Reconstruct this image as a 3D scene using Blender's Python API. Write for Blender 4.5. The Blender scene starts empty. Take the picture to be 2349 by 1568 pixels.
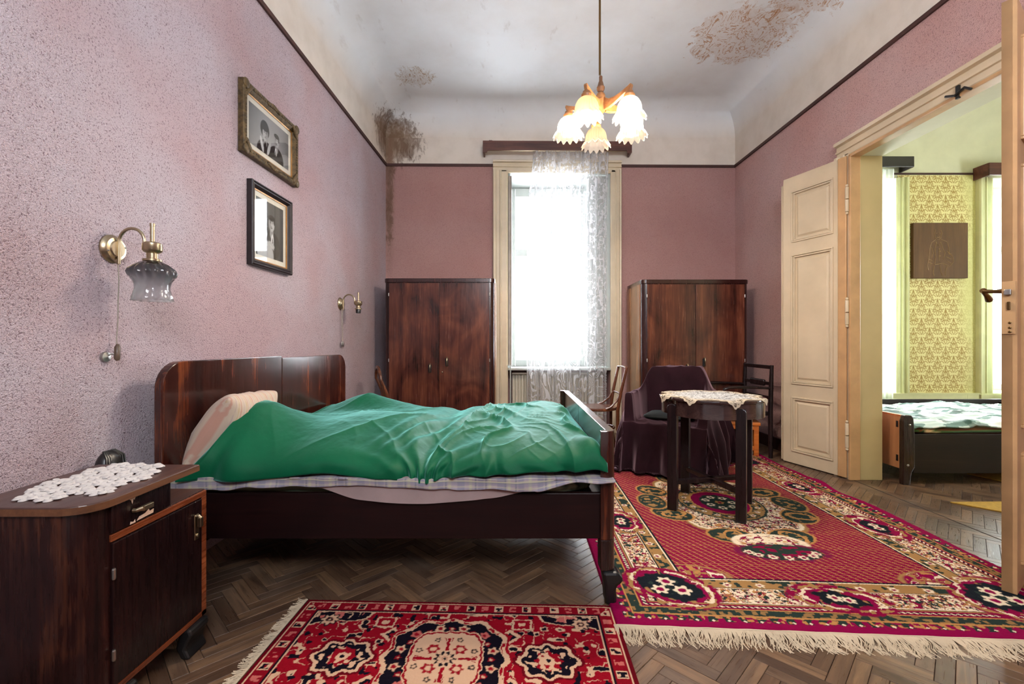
import bpy, bmesh, math, random
import numpy as np
from mathutils import Vector, Matrix, noise as mnoise
PI = math.pi
random.seed(7)
SC = bpy.context.scene
COL = SC.collection

# ------------------------------------------------------------------ camera, world, light, exposure
EYE, FPX, CX, CY = 1.12, 1044.0, 1174.5, 784.0
cam = bpy.data.cameras.new('camera')
cam.lens = 16.0; cam.sensor_width = 36.0; cam.clip_start = 0.05
cam_o = bpy.data.objects.new('camera', cam); COL.objects.link(cam_o)
cam_o.location = (0, 0, EYE); cam_o.rotation_euler = (PI/2, 0, 0)
SC.camera = cam_o
SC.view_settings.view_transform = 'Standard'
SC.view_settings.look = 'None'
SC.view_settings.gamma = 1.0
SC.view_settings.use_curve_mapping = False
SC.view_settings.exposure = 2.05
SC.cycles.max_bounces = 9
SC.cycles.diffuse_bounces = 5
SC.cycles.glossy_bounces = 4
SC.cycles.transmission_bounces = 6
SC.cycles.transparent_max_bounces = 16
SC.cycles.caustics_reflective = False
SC.cycles.caustics_refractive = False
SC.cycles.sample_clamp_indirect = 6.0
SC.cycles.use_denoising = True

world = bpy.data.worlds.new('overcast_sky'); SC.world = world
world.use_nodes = True
wb = world.node_tree.nodes['Background']
wb.inputs[0].default_value = (0.90, 0.945, 1.0, 1)
wb.inputs[1].default_value = 8.0

def portal(name, x0, x1, y, z0, z1, inward):
    l = bpy.data.lights.new(name, 'AREA'); l.shape = 'RECTANGLE'
    l.size = abs(x1-x0); l.size_y = abs(z1-z0)
    l.cycles.is_portal = True
    o = bpy.data.objects.new(name, l); COL.objects.link(o)
    o.location = ((x0+x1)/2, y, (z0+z1)/2)
    o.rotation_euler = (PI/2*(-1 if inward < 0 else 1), 0, 0)
    return o
portal('window_skylight', 0.0, 0.95, 6.35, 0.8, 3.15, -1)
portal('next_room_sky_portal', 3.55, 4.75, 6.35, 0.5, 3.15, -1)
portal('next_room_sky_portal', 5.95, 7.1, 6.35, 0.5, 3.15, -1)
portal('rear_fill_portal', -.3, 1.5, -1.55, 2.5, 3.5, 1)  # guides sky light through the opening added behind the camera as fill
o_ = portal('next_room_sky_portal', 2.0, 4.4, 7.7, 0.5, 3.1, -1); o_.location = (7.7, 3.2, 1.9); o_.rotation_euler = (0, PI/2, 0); o_.data.size, o_.data.size_y = 1.4, 1.0  # portal for the unseen side opening added to brighten the next room

# ------------------------------------------------------------------ small helpers
def srgb(r, g, b):
    f = lambda c: (c/255/12.92) if c/255 <= 0.04045 else ((c/255+0.055)/1.055)**2.4
    return (f(r), f(g), f(b))
def c4(c): return (c[0], c[1], c[2], 1.0)
def at(px, py, Y): return Vector(((px-CX)*Y/FPX, Y, EYE-(py-CY)*Y/FPX))
def smooth(e0, e1, x):
    t = np.clip((x-e0)/(e1-e0), 0, 1); return t*t*(3-2*t)

D = srgb
class Mat:
    """one node material; sockets are passed as inputs to link them"""
    def __init__(s, name):
        s.m = bpy.data.materials.new(name); s.m.use_nodes = True
        s.t = s.m.node_tree; s.b = s.t.nodes['Principled BSDF']; s.out = s.t.nodes['Material Output']
    def n(s, typ, ins=None, **kw):
        d = s.t.nodes.new('ShaderNode'+typ)
        for k, v in kw.items(): setattr(d, k, v)
        for k, v in (ins or {}).items(): s.put(d.inputs[k], v)
        return d
    def put(s, sock, v):
        if isinstance(v, bpy.types.NodeSocket): s.t.links.new(v, sock)
        elif isinstance(v, (tuple, list)) and len(v) == 3 and sock.type == 'RGBA': sock.default_value = c4(v)
        else: sock.default_value = v
    def set(s, **kw):
        names = dict(color='Base Color', rough='Roughness', metal='Metallic', spec='Specular IOR Level', normal='Normal', coat='Coat Weight',
                     coatrough='Coat Roughness', sheen='Sheen Weight', sheenrough='Sheen Roughness', sheentint='Sheen Tint', trans='Transmission Weight',
                     ior='IOR', alpha='Alpha', emit='Emission Color', emits='Emission Strength', sub='Subsurface Weight', aniso='Anisotropic')
        for k, v in kw.items(): s.put(s.b.inputs[names[k]], v)
        return s
    def math(s, op, a, b=0.0, c=None):
        d = s.n('Math', operation=op); s.put(d.inputs[0], a); s.put(d.inputs[1], b)
        if c is not None: s.put(d.inputs[2], c)
        return d.outputs[0]
    def obj(s): return s.n('TexCoord').outputs['Object']
    def mp(s, vec, scale=(1, 1, 1), rot=(0, 0, 0), loc=(0, 0, 0)):
        return s.n('Mapping', {'Vector': vec, 'Scale': scale, 'Rotation': rot, 'Location': loc}).outputs[0]
    def noise(s, vec, scale=5, detail=4, rough=0.55, dist=0.0):
        return s.n('TexNoise', {'Vector': vec, 'Scale': scale, 'Detail': detail, 'Roughness': rough, 'Distortion': dist}).outputs['Fac']
    def ramp(s, fac, stops, interp='LINEAR'):
        d = s.n('ValToRGB', {'Fac': fac}); cr = d.color_ramp; cr.interpolation = interp
        while len(cr.elements) < len(stops): cr.elements.new(0.5)
        for e, (p, c) in zip(cr.elements, stops):
            e.position = p; e.color = c4(c) if isinstance(c, tuple) else (c, c, c, 1)
        return d.outputs[0]
    def mix(s, fac, a, b, mode='MIX'):
        d = s.n('Mix', data_type='RGBA', blend_type=mode)
        s.put(d.inputs[0], fac)
        s.put(d.inputs[6], c4(a) if isinstance(a, tuple) else a); s.put(d.inputs[7], c4(b) if isinstance(b, tuple) else b)
        return d.outputs[2]
    def bump(s, h, strength=0.3, dist=0.01, normal=None):
        d = s.n('Bump', {'Height': h, 'Strength': strength, 'Distance': dist})
        if normal is not None: s.put(d.inputs['Normal'], normal)
        return d.outputs[0]
    def sep(s, vec):
        d = s.n('SeparateXYZ', {0: vec}); return d.outputs
    def pos(s): return s.n('NewGeometry').outputs['Position']

class MB:
    """collects shapes; build() links them as ONE mesh object"""
    def __init__(s): s.v = []; s.f = []; s.fm = []; s.cur = 0
    def add(s, vs, fs):
        k = len(s.v); s.v += [tuple(p) for p in vs]
        for f in fs: s.f.append([i+k for i in f]); s.fm.append(s.cur)
        return s
    def box(s, x0, x1, y0, y1, z0, z1, M=None):
        vs = [Vector((x, y, z)) for z in (z0, z1) for y in (y0, y1) for x in (x0, x1)]
        if M is not None: vs = [M @ p for p in vs]
        return s.add(vs, [(0, 2, 3, 1), (4, 5, 7, 6), (0, 1, 5, 4), (2, 6, 7, 3), (0, 4, 6, 2), (1, 3, 7, 5)])
    def quad(s, a, b, c, d): return s.add([a, b, c, d], [(0, 1, 2, 3)])
    def ring_loft(s, rings, cap=True, closed=False):
        n = len(rings[0]); vs = [p for r in rings for p in r]; fs = []
        m = len(rings)
        for i in range(m if closed else m-1):
            a, b = i*n, ((i+1) % m)*n
            for j in range(n): fs.append((a+j, a+(j+1) % n, b+(j+1) % n, b+j))
        if cap and not closed: fs += [tuple(reversed(range(n))), tuple(range((m-1)*n, m*n))]
        return s.add(vs, fs)
    def tube(s, pts, r, seg=10, closed=False, flat=1.0):
        pts = [Vector(p) for p in pts]; n = len(pts); rings = []
        rr = r if isinstance(r, (list, tuple)) else [r]*n
        up = None
        for i, p in enumerate(pts):
            if closed: t = pts[(i+1) % n]-pts[i-1]
            else: t = pts[min(i+1, n-1)]-pts[max(i-1, 0)]
            if t.length < 1e-9: t = Vector((0, 0, 1))
            t.normalize()
            if up is None:
                up = Vector((0, 0, 1)) if abs(t.z) < 0.95 else Vector((1, 0, 0))
            a = t.cross(up)
            if a.length < 1e-6: a = t.cross(Vector((0, 1, 0)))
            a.normalize(); b = a.cross(t).normalized(); up = b
            rings.append([p+(a*math.cos(k*2*PI/seg)+b*math.sin(k*2*PI/seg)*flat)*rr[i] for k in range(seg)])
        return s.ring_loft(rings, True, closed)
    def lathe(s, prof, cen=(0, 0, 0), seg=20, M=None, wave=None, cap=False):
        rings = []
        for (r, z) in prof:
            ring = []
            for k in range(seg):
                a = 2*PI*k/seg
                q = r if wave is None else wave(r, z, a)
                p = Vector((q*math.cos(a), q*math.sin(a), z))
                p = (M @ p) if M is not None else p
                ring.append(p+Vector(cen))
            rings.append(ring)
        return s.ring_loft(rings, cap)
    def prism(s, out, lo, hi, axis='z', M=None):
        n = len(out)
        def P(a, b, h):
            p = Vector((a, b, h)) if axis == 'z' else (Vector((h, a, b)) if axis == 'x' else Vector((a, h, b)))
            return (M @ p) if M is not None else p
        vs = [P(a, b, lo) for a, b in out]+[P(a, b, hi) for a, b in out]
        fs = [tuple(reversed(range(n))), tuple(range(n, 2*n))]+[(i, (i+1) % n, (i+1) % n+n, i+n) for i in range(n)]
        return s.add(vs, fs)
    def ball(s, cen, rad, seg=16, rings=10):
        rx, ry, rz = rad if isinstance(rad, (tuple, list)) else (rad,)*3
        R = []
        for i in range(rings+1):
            t = PI*i/rings; q = max(math.sin(t), 1e-3)
            R.append([Vector((cen[0]+rx*q*math.cos(2*PI*k/seg), cen[1]+ry*q*math.sin(2*PI*k/seg), cen[2]-rz*math.cos(t))) for k in range(seg)])
        return s.ring_loft(R, True)
    def build(s, name, mats, parent=None, sm=None, bevel=0, kind=None, local=False):
        me = bpy.data.meshes.new(name)
        off = Vector((0, 0, 0))
        q = parent
        while q is not None and not local: off += q.location; q = q.parent
        me.from_pydata([(p[0]-off.x, p[1]-off.y, p[2]-off.z) for p in s.v], [], s.f)
        mats = mats if isinstance(mats, (list, tuple)) else [mats]
        for m in mats: me.materials.append(m.m if isinstance(m, Mat) else m)
        if len(mats) > 1: me.polygons.foreach_set('material_index', s.fm)
        bm = bmesh.new(); bm.from_mesh(me); bmesh.ops.recalc_face_normals(bm, faces=bm.faces); bm.to_mesh(me); bm.free()
        o = link(name, me, parent)
        if sm is not None: shade(me, sm)
        if bevel:
            b = o.modifiers.new('bevel', 'BEVEL'); b.width = bevel; b.segments = 2; b.limit_method = 'ANGLE'; b.angle_limit = 0.7
        if kind: o['kind'] = kind
        return o

def shade(me, ang=None):
    me.polygons.foreach_set('use_smooth', [True]*len(me.polygons))
    if ang and ang < 3:
        try: me.set_sharp_from_angle(angle=ang)
        except Exception: pass
def link(name, me, parent=None):
    o = bpy.data.objects.new(name, me); COL.objects.link(o)
    if parent is not None: o.parent = parent
    return o
def thing(name, label, cat, loc=(0, 0, 0), rz=0.0, group=None):
    o = bpy.data.objects.new(name, None); COL.objects.link(o); o.empty_display_size = 0.1
    o.location = loc; o.rotation_euler = (0, 0, rz); tag(o, label, cat, group); return o
def tag(o, label=None, cat=None, group=None, kind=None):
    for k, v in (('label', label), ('category', cat), ('group', group), ('kind', kind)):
        if v: o[k] = v
    return o
def copy_tree(o, parent=None):
    c = o.copy(); COL.objects.link(c); c.parent = parent
    for ch in list(o.children): copy_tree(ch, c)
    return c
def grid(name, P, mat, parent=None, col=None, closeu=False, thick=0, local=False, uv=None):
    """mesh from an (n, m, 3) array of points, with an optional colour per point"""
    n, m = P.shape[:2]
    V = P.reshape(-1, 3).astype(np.float32).copy()
    q = parent
    while q is not None and not local: V -= np.array(q.location, dtype=np.float32); q = q.parent
    i, j = np.meshgrid(np.arange(n if closeu else n-1), np.arange(m-1), indexing='ij')
    i2 = (i+1) % n
    F = np.stack([i*m+j, i2*m+j, i2*m+j+1, i*m+j+1], -1).reshape(-1, 4).astype(np.int32)
    me = bpy.data.meshes.new(name)
    me.vertices.add(len(V)); me.vertices.foreach_set('co', V.ravel())
    me.loops.add(F.size); me.loops.foreach_set('vertex_index', F.ravel())
    me.polygons.add(len(F)); me.polygons.foreach_set('loop_start', np.arange(0, F.size, 4, dtype=np.int32))
    me.update(calc_edges=True); me.validate()
    me.polygons.foreach_set('use_smooth', [True]*len(F))
    if col is not None:
        c = np.ones((len(V), 4), np.float32); cc = col.reshape(len(V), -1); c[:, :cc.shape[1]] = cc
        ca = me.color_attributes.new('Col', 'FLOAT_COLOR', 'POINT'); ca.data.foreach_set('color', c.ravel())
    me.materials.append(mat.m)
    o = link(name, me, parent)
    if thick:
        sd = o.modifiers.new('thickness', 'SOLIDIFY'); sd.thickness = thick; sd.offset = -1
    return o

_T = np.random.RandomState(5).rand(512, 512)
def vn(x, y, seed=0):
    """smooth value noise, -1..1"""
    x = np.asarray(x, float)+seed*37.3; y = np.asarray(y, float)+seed*91.7
    xi, yi = np.floor(x).astype(int), np.floor(y).astype(int); fx, fy = x-xi, y-yi
    fx = fx*fx*fx*(fx*(fx*6-15)+10); fy = fy*fy*fy*(fy*(fy*6-15)+10)
    g = lambda a, b: _T[a % 512, b % 512]
    return 2*((g(xi, yi)*(1-fx)+g(xi+1, yi)*fx)*(1-fy)+(g(xi, yi+1)*(1-fx)+g(xi+1, yi+1)*fx)*fy)-1
def fbm(x, y, seed=0, oct=4):
    s, a = 0, 0.5
    for k in range(oct): s = s+a*vn(x*2**k, y*2**k, seed+k*3); a *= 0.5
    return s
def seg_dist(x, y, pts):
    d = np.full(np.shape(x), 9.0)
    for (ax, ay), (bx, by) in zip(pts[:-1], pts[1:]):
        ux, uy = bx-ax, by-ay; L = ux*ux+uy*uy+1e-12
        t = np.clip(((x-ax)*ux+(y-ay)*uy)/L, 0, 1)
        d = np.minimum(d, np.hypot(x-ax-t*ux, y-ay-t*uy))
    return d

# ------------------------------------------------------------------ materials
def wood(name, dark, mid, light, axis='z', sc=1.0, rough=0.28, coat=0.35, figure=0.5, bump=0.04, wear=None, spec=0.4):
    m = Mat(name)
    st = {'x': (0.35, 6, 6), 'y': (6, 0.35, 6), 'z': (6, 6, 0.35)}[axis]
    o = m.obj()
    rnd = m.n('ObjectInfo').outputs['Random']
    off = m.n('CombineXYZ', {0: m.math('MULTIPLY', rnd, 7.0), 1: m.math('MULTIPLY', rnd, 3.0), 2: m.math('MULTIPLY', rnd, 5.0)}).outputs[0]
    o = m.n('VectorMath', {0: o, 1: off}, operation='ADD').outputs[0]
    v = m.mp(o, tuple(k*sc for k in st))
    big = m.noise(v, 1.6, 4, 0.6, 1.2)
    fine = m.noise(m.mp(o, tuple(k*sc*5 for k in st)), 3.0, 3, 0.6, 0.2)
    swirl = m.noise(m.mp(o, (1.5*sc, 1.5*sc, 0.9*sc)), 2.2, 3, 0.5, 1.6)
    f = m.math('ADD', m.math('MULTIPLY', big, 0.55), m.math('MULTIPLY', fine, 0.25))
    f = m.math('ADD', m.math('MULTIPLY', swirl, figure*0.5), f)
    f = m.math('SUBTRACT', f, 0.25*figure-0.08)
    c = m.ramp(f, [(0.30, dark), (0.50, mid), (0.68, light)])
    if wear is not None:
        w = m.noise(m.mp(o, (1, 1, 1)), 9.0, 6, 0.7)
        c = m.mix(m.ramp(w, [(0.66, 0.0), (0.72, 1.0)]), c, wear)
    r = m.math('ADD', m.math('MULTIPLY', fine, 0.2), rough-0.1)
    m.set(color=c, rough=r, coat=coat, coatrough=0.18, spec=spec, normal=m.bump(fine, bump, 0.004))
    return m
def plain(name, col, rough=0.5, metal=0.0, var=0.12, vsc=6.0, bump=0.0, bsc=60, spec=0.5, **kw):
    m = Mat(name); o = m.obj()
    f = m.noise(o, vsc, 4, 0.6)
    lo = tuple(c*(1-var*1.5) for c in col); hi = tuple(min(1, c*(1+var)) for c in col)
    m.set(color=m.ramp(f, [(0.3, lo), (0.7, hi)]), rough=rough, metal=metal, spec=spec, **kw)
    if bump: m.set(normal=m.bump(m.noise(o, bsc, 3, 0.6), bump, 0.005))
    return m
def velvet(name, col, tint, sheen=0.8, var=0.2, rough=0.55, srough=0.38, spec=0.1):
    m = Mat(name); o = m.obj()
    f = m.noise(o, 7, 5, 0.6)
    m.set(color=m.ramp(f, [(0.3, tuple(c*(1-var) for c in col)), (0.7, tuple(c*(1+var) for c in col))]), rough=rough, spec=spec,
          sheen=sheen, sheenrough=srough, sheentint=c4(tint), normal=m.bump(m.noise(o, 120, 2, 0.6), 0.12, 0.003))
    return m
def painted(name, rough=0.9, bump=0.0, bsc=300, sheen=0.0, spec=0.15):
    """colour woven or printed in the thing itself, one value per mesh point"""
    m = Mat(name)
    m.set(color=m.n('VertexColor', layer_name='Col').outputs[0], rough=rough, spec=spec)
    if sheen: m.set(sheen=sheen, sheenrough=0.5)
    if bump: m.set(normal=m.bump(m.noise(m.obj(), bsc, 2, 0.6), bump, 0.004))
    return m

def plaster(name, low, high, stains=()):
    """rough-cast pink paint under the rail line, smooth distemper over it; stains have a place of their own"""
    m = Mat(name); p = m.pos(); x, y, z = m.sep(p)
    chip = m.noise(p, 150, 3, 0.6, 0.5); chip2 = m.noise(p, 300, 2, 0.5)
    big = m.noise(p, 1.3, 4, 0.55); mid = m.noise(p, 5, 4, 0.6)
    pk = m.ramp(big, [(0.33, low[0]), (0.66, low[1])])
    pk = m.mix(m.ramp(chip, [(0.34, 0.8), (0.45, 0.0)]), pk, low[2])
    cr = m.mix(m.ramp(mid, [(0.4, 0.0), (0.75, 0.5)]), high[0], high[1])
    up = m.math('GREATER_THAN', m.math('ADD', z, m.math('MULTIPLY', x, 0.0046)), 3.31)
    c = m.mix(up, pk, cr)
    for (cx, cy, cz, sx, sy, sz, cl, thr, nsc) in stains:
        d = m.n('VectorMath', {0: m.n('VectorMath', {0: p, 1: (cx, cy, cz)}, operation='SUBTRACT').outputs[0], 1: (1/sx, 1/sy, 1/sz)}, operation='MULTIPLY').outputs[0]
        L = m.n('VectorMath', {0: d}, operation='LENGTH').outputs['Value']
        ns = m.noise(m.mp(p, (1, 1, 0.45)), nsc, 7, 0.7, 0.6)
        k = m.math('SUBTRACT', m.math('MULTIPLY', ns, 2.0), m.math('MULTIPLY', L, .95))
        c = m.mix(m.ramp(k, [(thr, 0.0), (thr+0.20, 0.55), (thr+0.6, 0.95)]), c, cl); c = m.mix(m.ramp(L, [(.4, .40), (1.5, 0.0)]), c, D(146, 120, 98))
    h = m.math('ADD', chip, m.math('MULTIPLY', chip2, 0.5))
    h = m.math('MULTIPLY', h, m.math('SUBTRACT', 1.0, m.math('MULTIPLY', up, 0.93)))
    m.set(color=c, rough=0.62, spec=0.3, normal=m.bump(h, 0.95, 0.014))
    return m

PINK = (srgb(204, 174, 178), srgb(210, 196, 204), srgb(122, 92, 100))  # left wall: lavender of the window light is put into the second tone
PINKR = (srgb(212, 164, 158), srgb(218, 182, 178), srgb(150, 106, 104))  # right wall: same pink, made less blue to offset the bluish daylight
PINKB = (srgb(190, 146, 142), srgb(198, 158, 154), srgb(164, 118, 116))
CREAM = (srgb(210, 202, 192), srgb(186, 176, 164))
MOULD = srgb(74, 48, 28); RUST = srgb(166, 118, 70)
corner = (-1.50, 5.55, 3.62)
m_pink_l = plaster('rough_pink_plaster', PINK, CREAM, [(*corner, .40, .42, .30, MOULD, 0.22, 19)])
m_pink_r = plaster('rough_pink_plaster', PINKR, CREAM)
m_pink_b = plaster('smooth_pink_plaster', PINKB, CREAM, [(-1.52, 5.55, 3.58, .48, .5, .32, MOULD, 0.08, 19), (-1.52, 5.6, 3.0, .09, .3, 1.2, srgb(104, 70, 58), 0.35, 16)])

def ceiling_mat():
    m = Mat('distempered_ceiling'); p = m.pos()
    f = m.noise(p, 1.6, 5, 0.6); g = m.noise(m.mp(p, (1, .35, 1), rot=(0, 0, .5)), 9, 6, 0.65)
    c = m.mix(m.ramp(f, [(0.4, 0.0), (0.75, 0.6)]), srgb(224, 231, 236), srgb(204, 205, 205))
    c = m.mix(m.ramp(g, [(0.62, 0.0), (0.72, 0.25)]), c, srgb(150, 142, 134))
    zz = m.math('ADD', m.sep(p)[2], m.math('MULTIPLY', f, 0.12)); c = m.mix(m.ramp(m.math('SUBTRACT', zz, 3.4), [(0.30, 1.0), (0.56, 0.0)]), c, m.mix(m.ramp(m.noise(p, 5, 4, 0.6), [(0.4, 0.0), (0.75, 0.5)]), CREAM[0], CREAM[1]))
    def stain(c, cx, cy, cz, sx, sy, sz, thr, nsc, cl, rims):
        d = m.n('VectorMath', {0: m.n('VectorMath', {0: p, 1: (cx, cy, cz)}, operation='SUBTRACT').outputs[0], 1: (1/sx, 1/sy, 1/sz)}, operation='MULTIPLY').outputs[0]
        L = m.n('VectorMath', {0: d}, operation='LENGTH').outputs['Value']
        ns = m.noise(m.mp(p, (1, .8, 1), rot=(0, 0, .6)), nsc, 8, 0.7, 1.2)
        k = m.math('SUBTRACT', m.math('ADD', m.math('MULTIPLY', ns, 1.7), 0.05), L)
        mask = m.ramp(k, [(thr, 0.0), (thr+0.06, 1.0)])
        if rims:
            w = m.noise(m.mp(p, (1, .55, 1), rot=(0, 0, .7)), nsc*1.3, 6, 0.6, 1.5)
            rim = m.math('ABSOLUTE', m.math('SUBTRACT', m.math('FRACT', m.math('MULTIPLY', w, 6.0)), 0.5))
            rm = m.ramp(rim, [(0.0, 0.95), (0.07, 0.70), (0.16, 0.14), (0.36, 0.18), (0.5, 0.30)])
            c = m.mix(m.math('MULTIPLY', mask, rm), c, cl)
        else:
            sp = m.noise(m.mp(p, (1, 1, .7)), 19, 6, 0.7, 0.6); k2 = m.math('SUBTRACT', m.math('MULTIPLY', sp, 2.0), m.math('MULTIPLY', L, .95))
            c = m.mix(m.ramp(k2, [(.12, 0.0), (.30, 0.6), (.7, 0.95)]), c, cl); c = m.mix(m.ramp(L, [(.5, .45), (1.6, 0.0)]), c, D(150, 124, 100))
        return c
    c = stain(c, 2.15, 4.28, 4.0, .52, .50, .6, 0.02, 6, RUST, True)
    c = stain(c, 2.42, 3.72, 4.0, .30, .30, .6, 0.05, 8, RUST, True)
    c = stain(c, *corner, .42, .42, .32, 0.08, 7, MOULD, False)
    c = stain(c, -1.05, 4.95, 4.0, .35, .30, .3, 0.30, 9, srgb(150, 120, 84), True)
    m.set(color=c, rough=0.75, spec=0.2, normal=m.bump(m.math('ADD', f, m.math('MULTIPLY', g, .3)), 0.15, 0.02))
    return m
m_ceil = ceiling_mat()
m_rail = plain('dark_rail_paint', srgb(62, 30, 24), 0.6, var=0.2, vsc=14)
m_annex = plain('annex_plaster', srgb(206, 206, 178), 0.8, var=0.06, vsc=3)
m_cream = plain('old_cream_gloss_paint', srgb(198, 180, 152), 0.34, var=0.10, vsc=2.2, bump=0.06, bsc=30)
m_creamtan = plain('worn_tan_gloss_paint', srgb(186, 146, 102), 0.36, var=0.14, vsc=4.0, bump=0.08, bsc=40)
m_jamb = plain('olive_cream_paint', srgb(186, 166, 120), 0.42, var=0.08, vsc=2.0, bump=0.05, bsc=30)
m_winpaint = plain('window_cream_paint', srgb(196, 182, 156), 0.42, var=0.10, vsc=3, bump=0.05, bsc=40)
m_sash = plain('white_sash_paint', srgb(168, 174, 170), 0.4, var=0.06)
m_shut = plain('grey_shutter_paint', srgb(140, 132, 124), 0.5, var=0.15, vsc=8)
m_dado = plain('pale_green_dado_paint', srgb(206, 208, 160), 0.4, var=0.06)
m_glass = Mat('window_glass')
def thin_glass(m, tint=(1, 1, 1), refl=1.0):
    tr = m.n('BsdfTransparent', {0: c4(tint)}); gl = m.n('BsdfGlossy', {'Roughness': 0.02})
    fc = m.n('LayerWeight', {'Blend': 0.5}).outputs['Facing']
    fr = m.math('ADD', 0.05, m.math('MULTIPLY', 0.9, m.math('POWER', fc, 4.0)))
    mx = m.n('MixShader', {0: m.math('MULTIPLY', fr, refl), 1: tr.outputs[0], 2: gl.outputs[0]})
    m.t.links.new(mx.outputs[0], m.out.inputs[0]); return m
thin_glass(m_glass)
m_picglass = thin_glass(Mat('picture_glass'))

m_bedwood = wood('mahogany_veneer', D(20, 7, 7), D(54, 20, 14), D(124, 62, 32), 'z', 1.0, 0.16, 0.35, 0.7)
m_bedside = wood('mahogany_rail', D(15, 6, 7), D(28, 11, 11), D(40, 17, 14), 'x', 1.0, 0.40, 0.02, 0.4, spec=0.2)
m_beddark = wood('mahogany_edge', D(17, 7, 8), D(36, 14, 13), D(62, 28, 22), 'z', 1.2, 0.28, 0.3, 0.3)
m_ward = wood('walnut_veneer', D(26, 11, 11), D(80, 40, 30), D(114, 66, 46), 'z', 0.8, 0.24, 0.25, 1.0)
m_wardside = wood('walnut_side', D(62, 34, 22), D(132, 86, 54), D(176, 128, 86), 'z', 1.0, 0.2, 0.5, 0.5)
m_wardframe = wood('dark_walnut_frame', D(20, 8, 9), D(46, 18, 16), D(70, 30, 24), 'z', 1.0, 0.25, 0.4, 0.3)
m_ns_top = wood('worn_walnut_top', D(48, 30, 28), D(74, 50, 44), D(108, 72, 50), 'y', 0.8, 0.38, 0.15, 0.3)
m_ns_body = wood('dark_nightstand_veneer', D(17, 7, 9), D(40, 17, 15), D(98, 54, 34), 'z', 1.2, 0.28, 0.06, 0.8, spec=0.25)
m_ns_face = wood('black_brown_veneer', D(12, 5, 7), D(24, 10, 11), D(48, 20, 16), 'z', 1.0, 0.28, 0.06, 0.5, spec=0.25)
m_ns_band = wood('orange_brown_banding', D(62, 28, 16), D(112, 54, 28), D(160, 90, 50), 'y', 1.0, 0.28, 0.2, 0.6)
m_black = wood('ebonised_wood', D(14, 8, 9), D(27, 16, 17), D(46, 30, 29), 'z', 1.5, 0.3, 0.1, 0.3, spec=0.3)
m_tabletop = wood('polished_dark_top', D(34, 22, 22), D(58, 40, 38), D(86, 64, 58), 'x', 1.0, 0.14, 0.6, 0.5)
m_bent = wood('bentwood_brown', D(50, 24, 16), D(92, 50, 30), D(130, 78, 46), 'z', 1.5, 0.25, 0.4, 0.2)
m_stool = wood('orange_pine', D(130, 62, 20), D(184, 98, 36), D(214, 136, 60), 'x', 1.5, 0.35, 0.2, 0.3)
m_pelmet = wood('pelmet_walnut', D(48, 26, 24), D(86, 50, 42), D(112, 70, 56), 'x', 1.0, 0.4, 0.1, 0.4)
m_pelblack = plain('black_pelmet_lacquer', D(38, 34, 34), 0.3, var=0.2)
m_darkbed = wood('dark_oak_bed', D(20, 12, 9), D(34, 22, 16), D(52, 36, 26), 'x', 1.0, 0.4, 0.05, 0.3, spec=0.25)
m_panelply = wood('orange_ply', D(140, 90, 54), D(172, 118, 76), D(192, 140, 96), 'z', 0.8, 0.5, 0.0, 0.3)
m_plaque = wood('carved_walnut', D(74, 52, 30), D(96, 68, 40), D(120, 90, 56), 'z', 1.0, 0.75, 0.0, 0.4)
m_brass = plain('aged_brass', D(178, 162, 134), 0.3, 1.0, var=0.15)
m_bronze = plain('dark_bronze', D(110, 84, 52), 0.38, 1.0, var=0.2)
m_steel = plain('dull_steel', D(170, 168, 164), 0.35, 1.0, var=0.1)
m_blk = plain('black_bakelite', D(18, 17, 18), 0.35, var=0.1)
m_cord = plain('grey_cord', D(150, 140, 128), 0.6)
m_brownplastic = plain('brown_switch_plastic', D(92, 74, 60), 0.4)
m_green = velvet('green_plush', D(0, 80, 50), (0.40, 0.97, 0.92), 1.0, 0.10, 0.6, 0.30, 0.16)
m_throw = velvet('aubergine_plush', D(32, 12, 19), (0.95, 0.60, 0.72), 0.34, 0.25, 0.85)
m_blackcush = velvet('black_upholstery', D(24, 26, 26), (0.8, 0.9, 0.9), 0.2)
m_redcush = velvet('red_seat_fabric', D(150, 34, 34), (1, .7, .7), 0.2)
m_sheet = plain('beige_sheet_cotton', D(150, 130, 128), 0.85, var=0.07, vsc=8, bump=0.1, bsc=30)
m_paint_cloth = painted('woven_cloth', 0.85, 0.15, 400, 0.15)
m_pile = painted('rug_pile', 0.95, 0.6, 420, 0.0, 0.05)
m_print = painted('photo_print', 0.6, 0, 1, 0, 0.2)
m_fringe = plain('cream_fringe_cotton', D(190, 172, 146), 0.85, var=0.1)
m_lace_cloth = plain('crochet_cotton', D(228, 218, 204), 0.85, var=0.08, vsc=30, bump=0.3, bsc=300)
m_doily = plain('white_crochet', D(196, 190, 186), 0.85, var=0.06, vsc=20, bump=0.3, bsc=260)
m_radi = plain('radiator_enamel', D(196, 188, 170), 0.35, var=0.05)
m_white = plain('white_board', D(226, 220, 204), 0.7, var=0.03)
m_gilt = plain('tarnished_gilt', D(92, 74, 46), 0.5, 0.35, var=0.45, vsc=40, bump=0.5, bsc=70)
m_giltline = plain('gilt_slip', D(168, 120, 66), 0.35, 0.4, var=0.2, vsc=20)
m_ebframe = plain('black_frame_gesso', D(34, 26, 28), 0.35, 0.0, var=0.3, vsc=20, bump=0.2)
m_oak = wood('chandelier_oak', D(104, 66, 38), D(140, 96, 58), D(166, 122, 78), 'x', 2.0, 0.45, 0.1, 0.2)
m_oakdark = plain('brown_turned_wood', D(96, 64, 40), 0.5)
m_fluff = plain('beige_padding', D(150, 132, 92), 0.95, bump=0.5)

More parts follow.
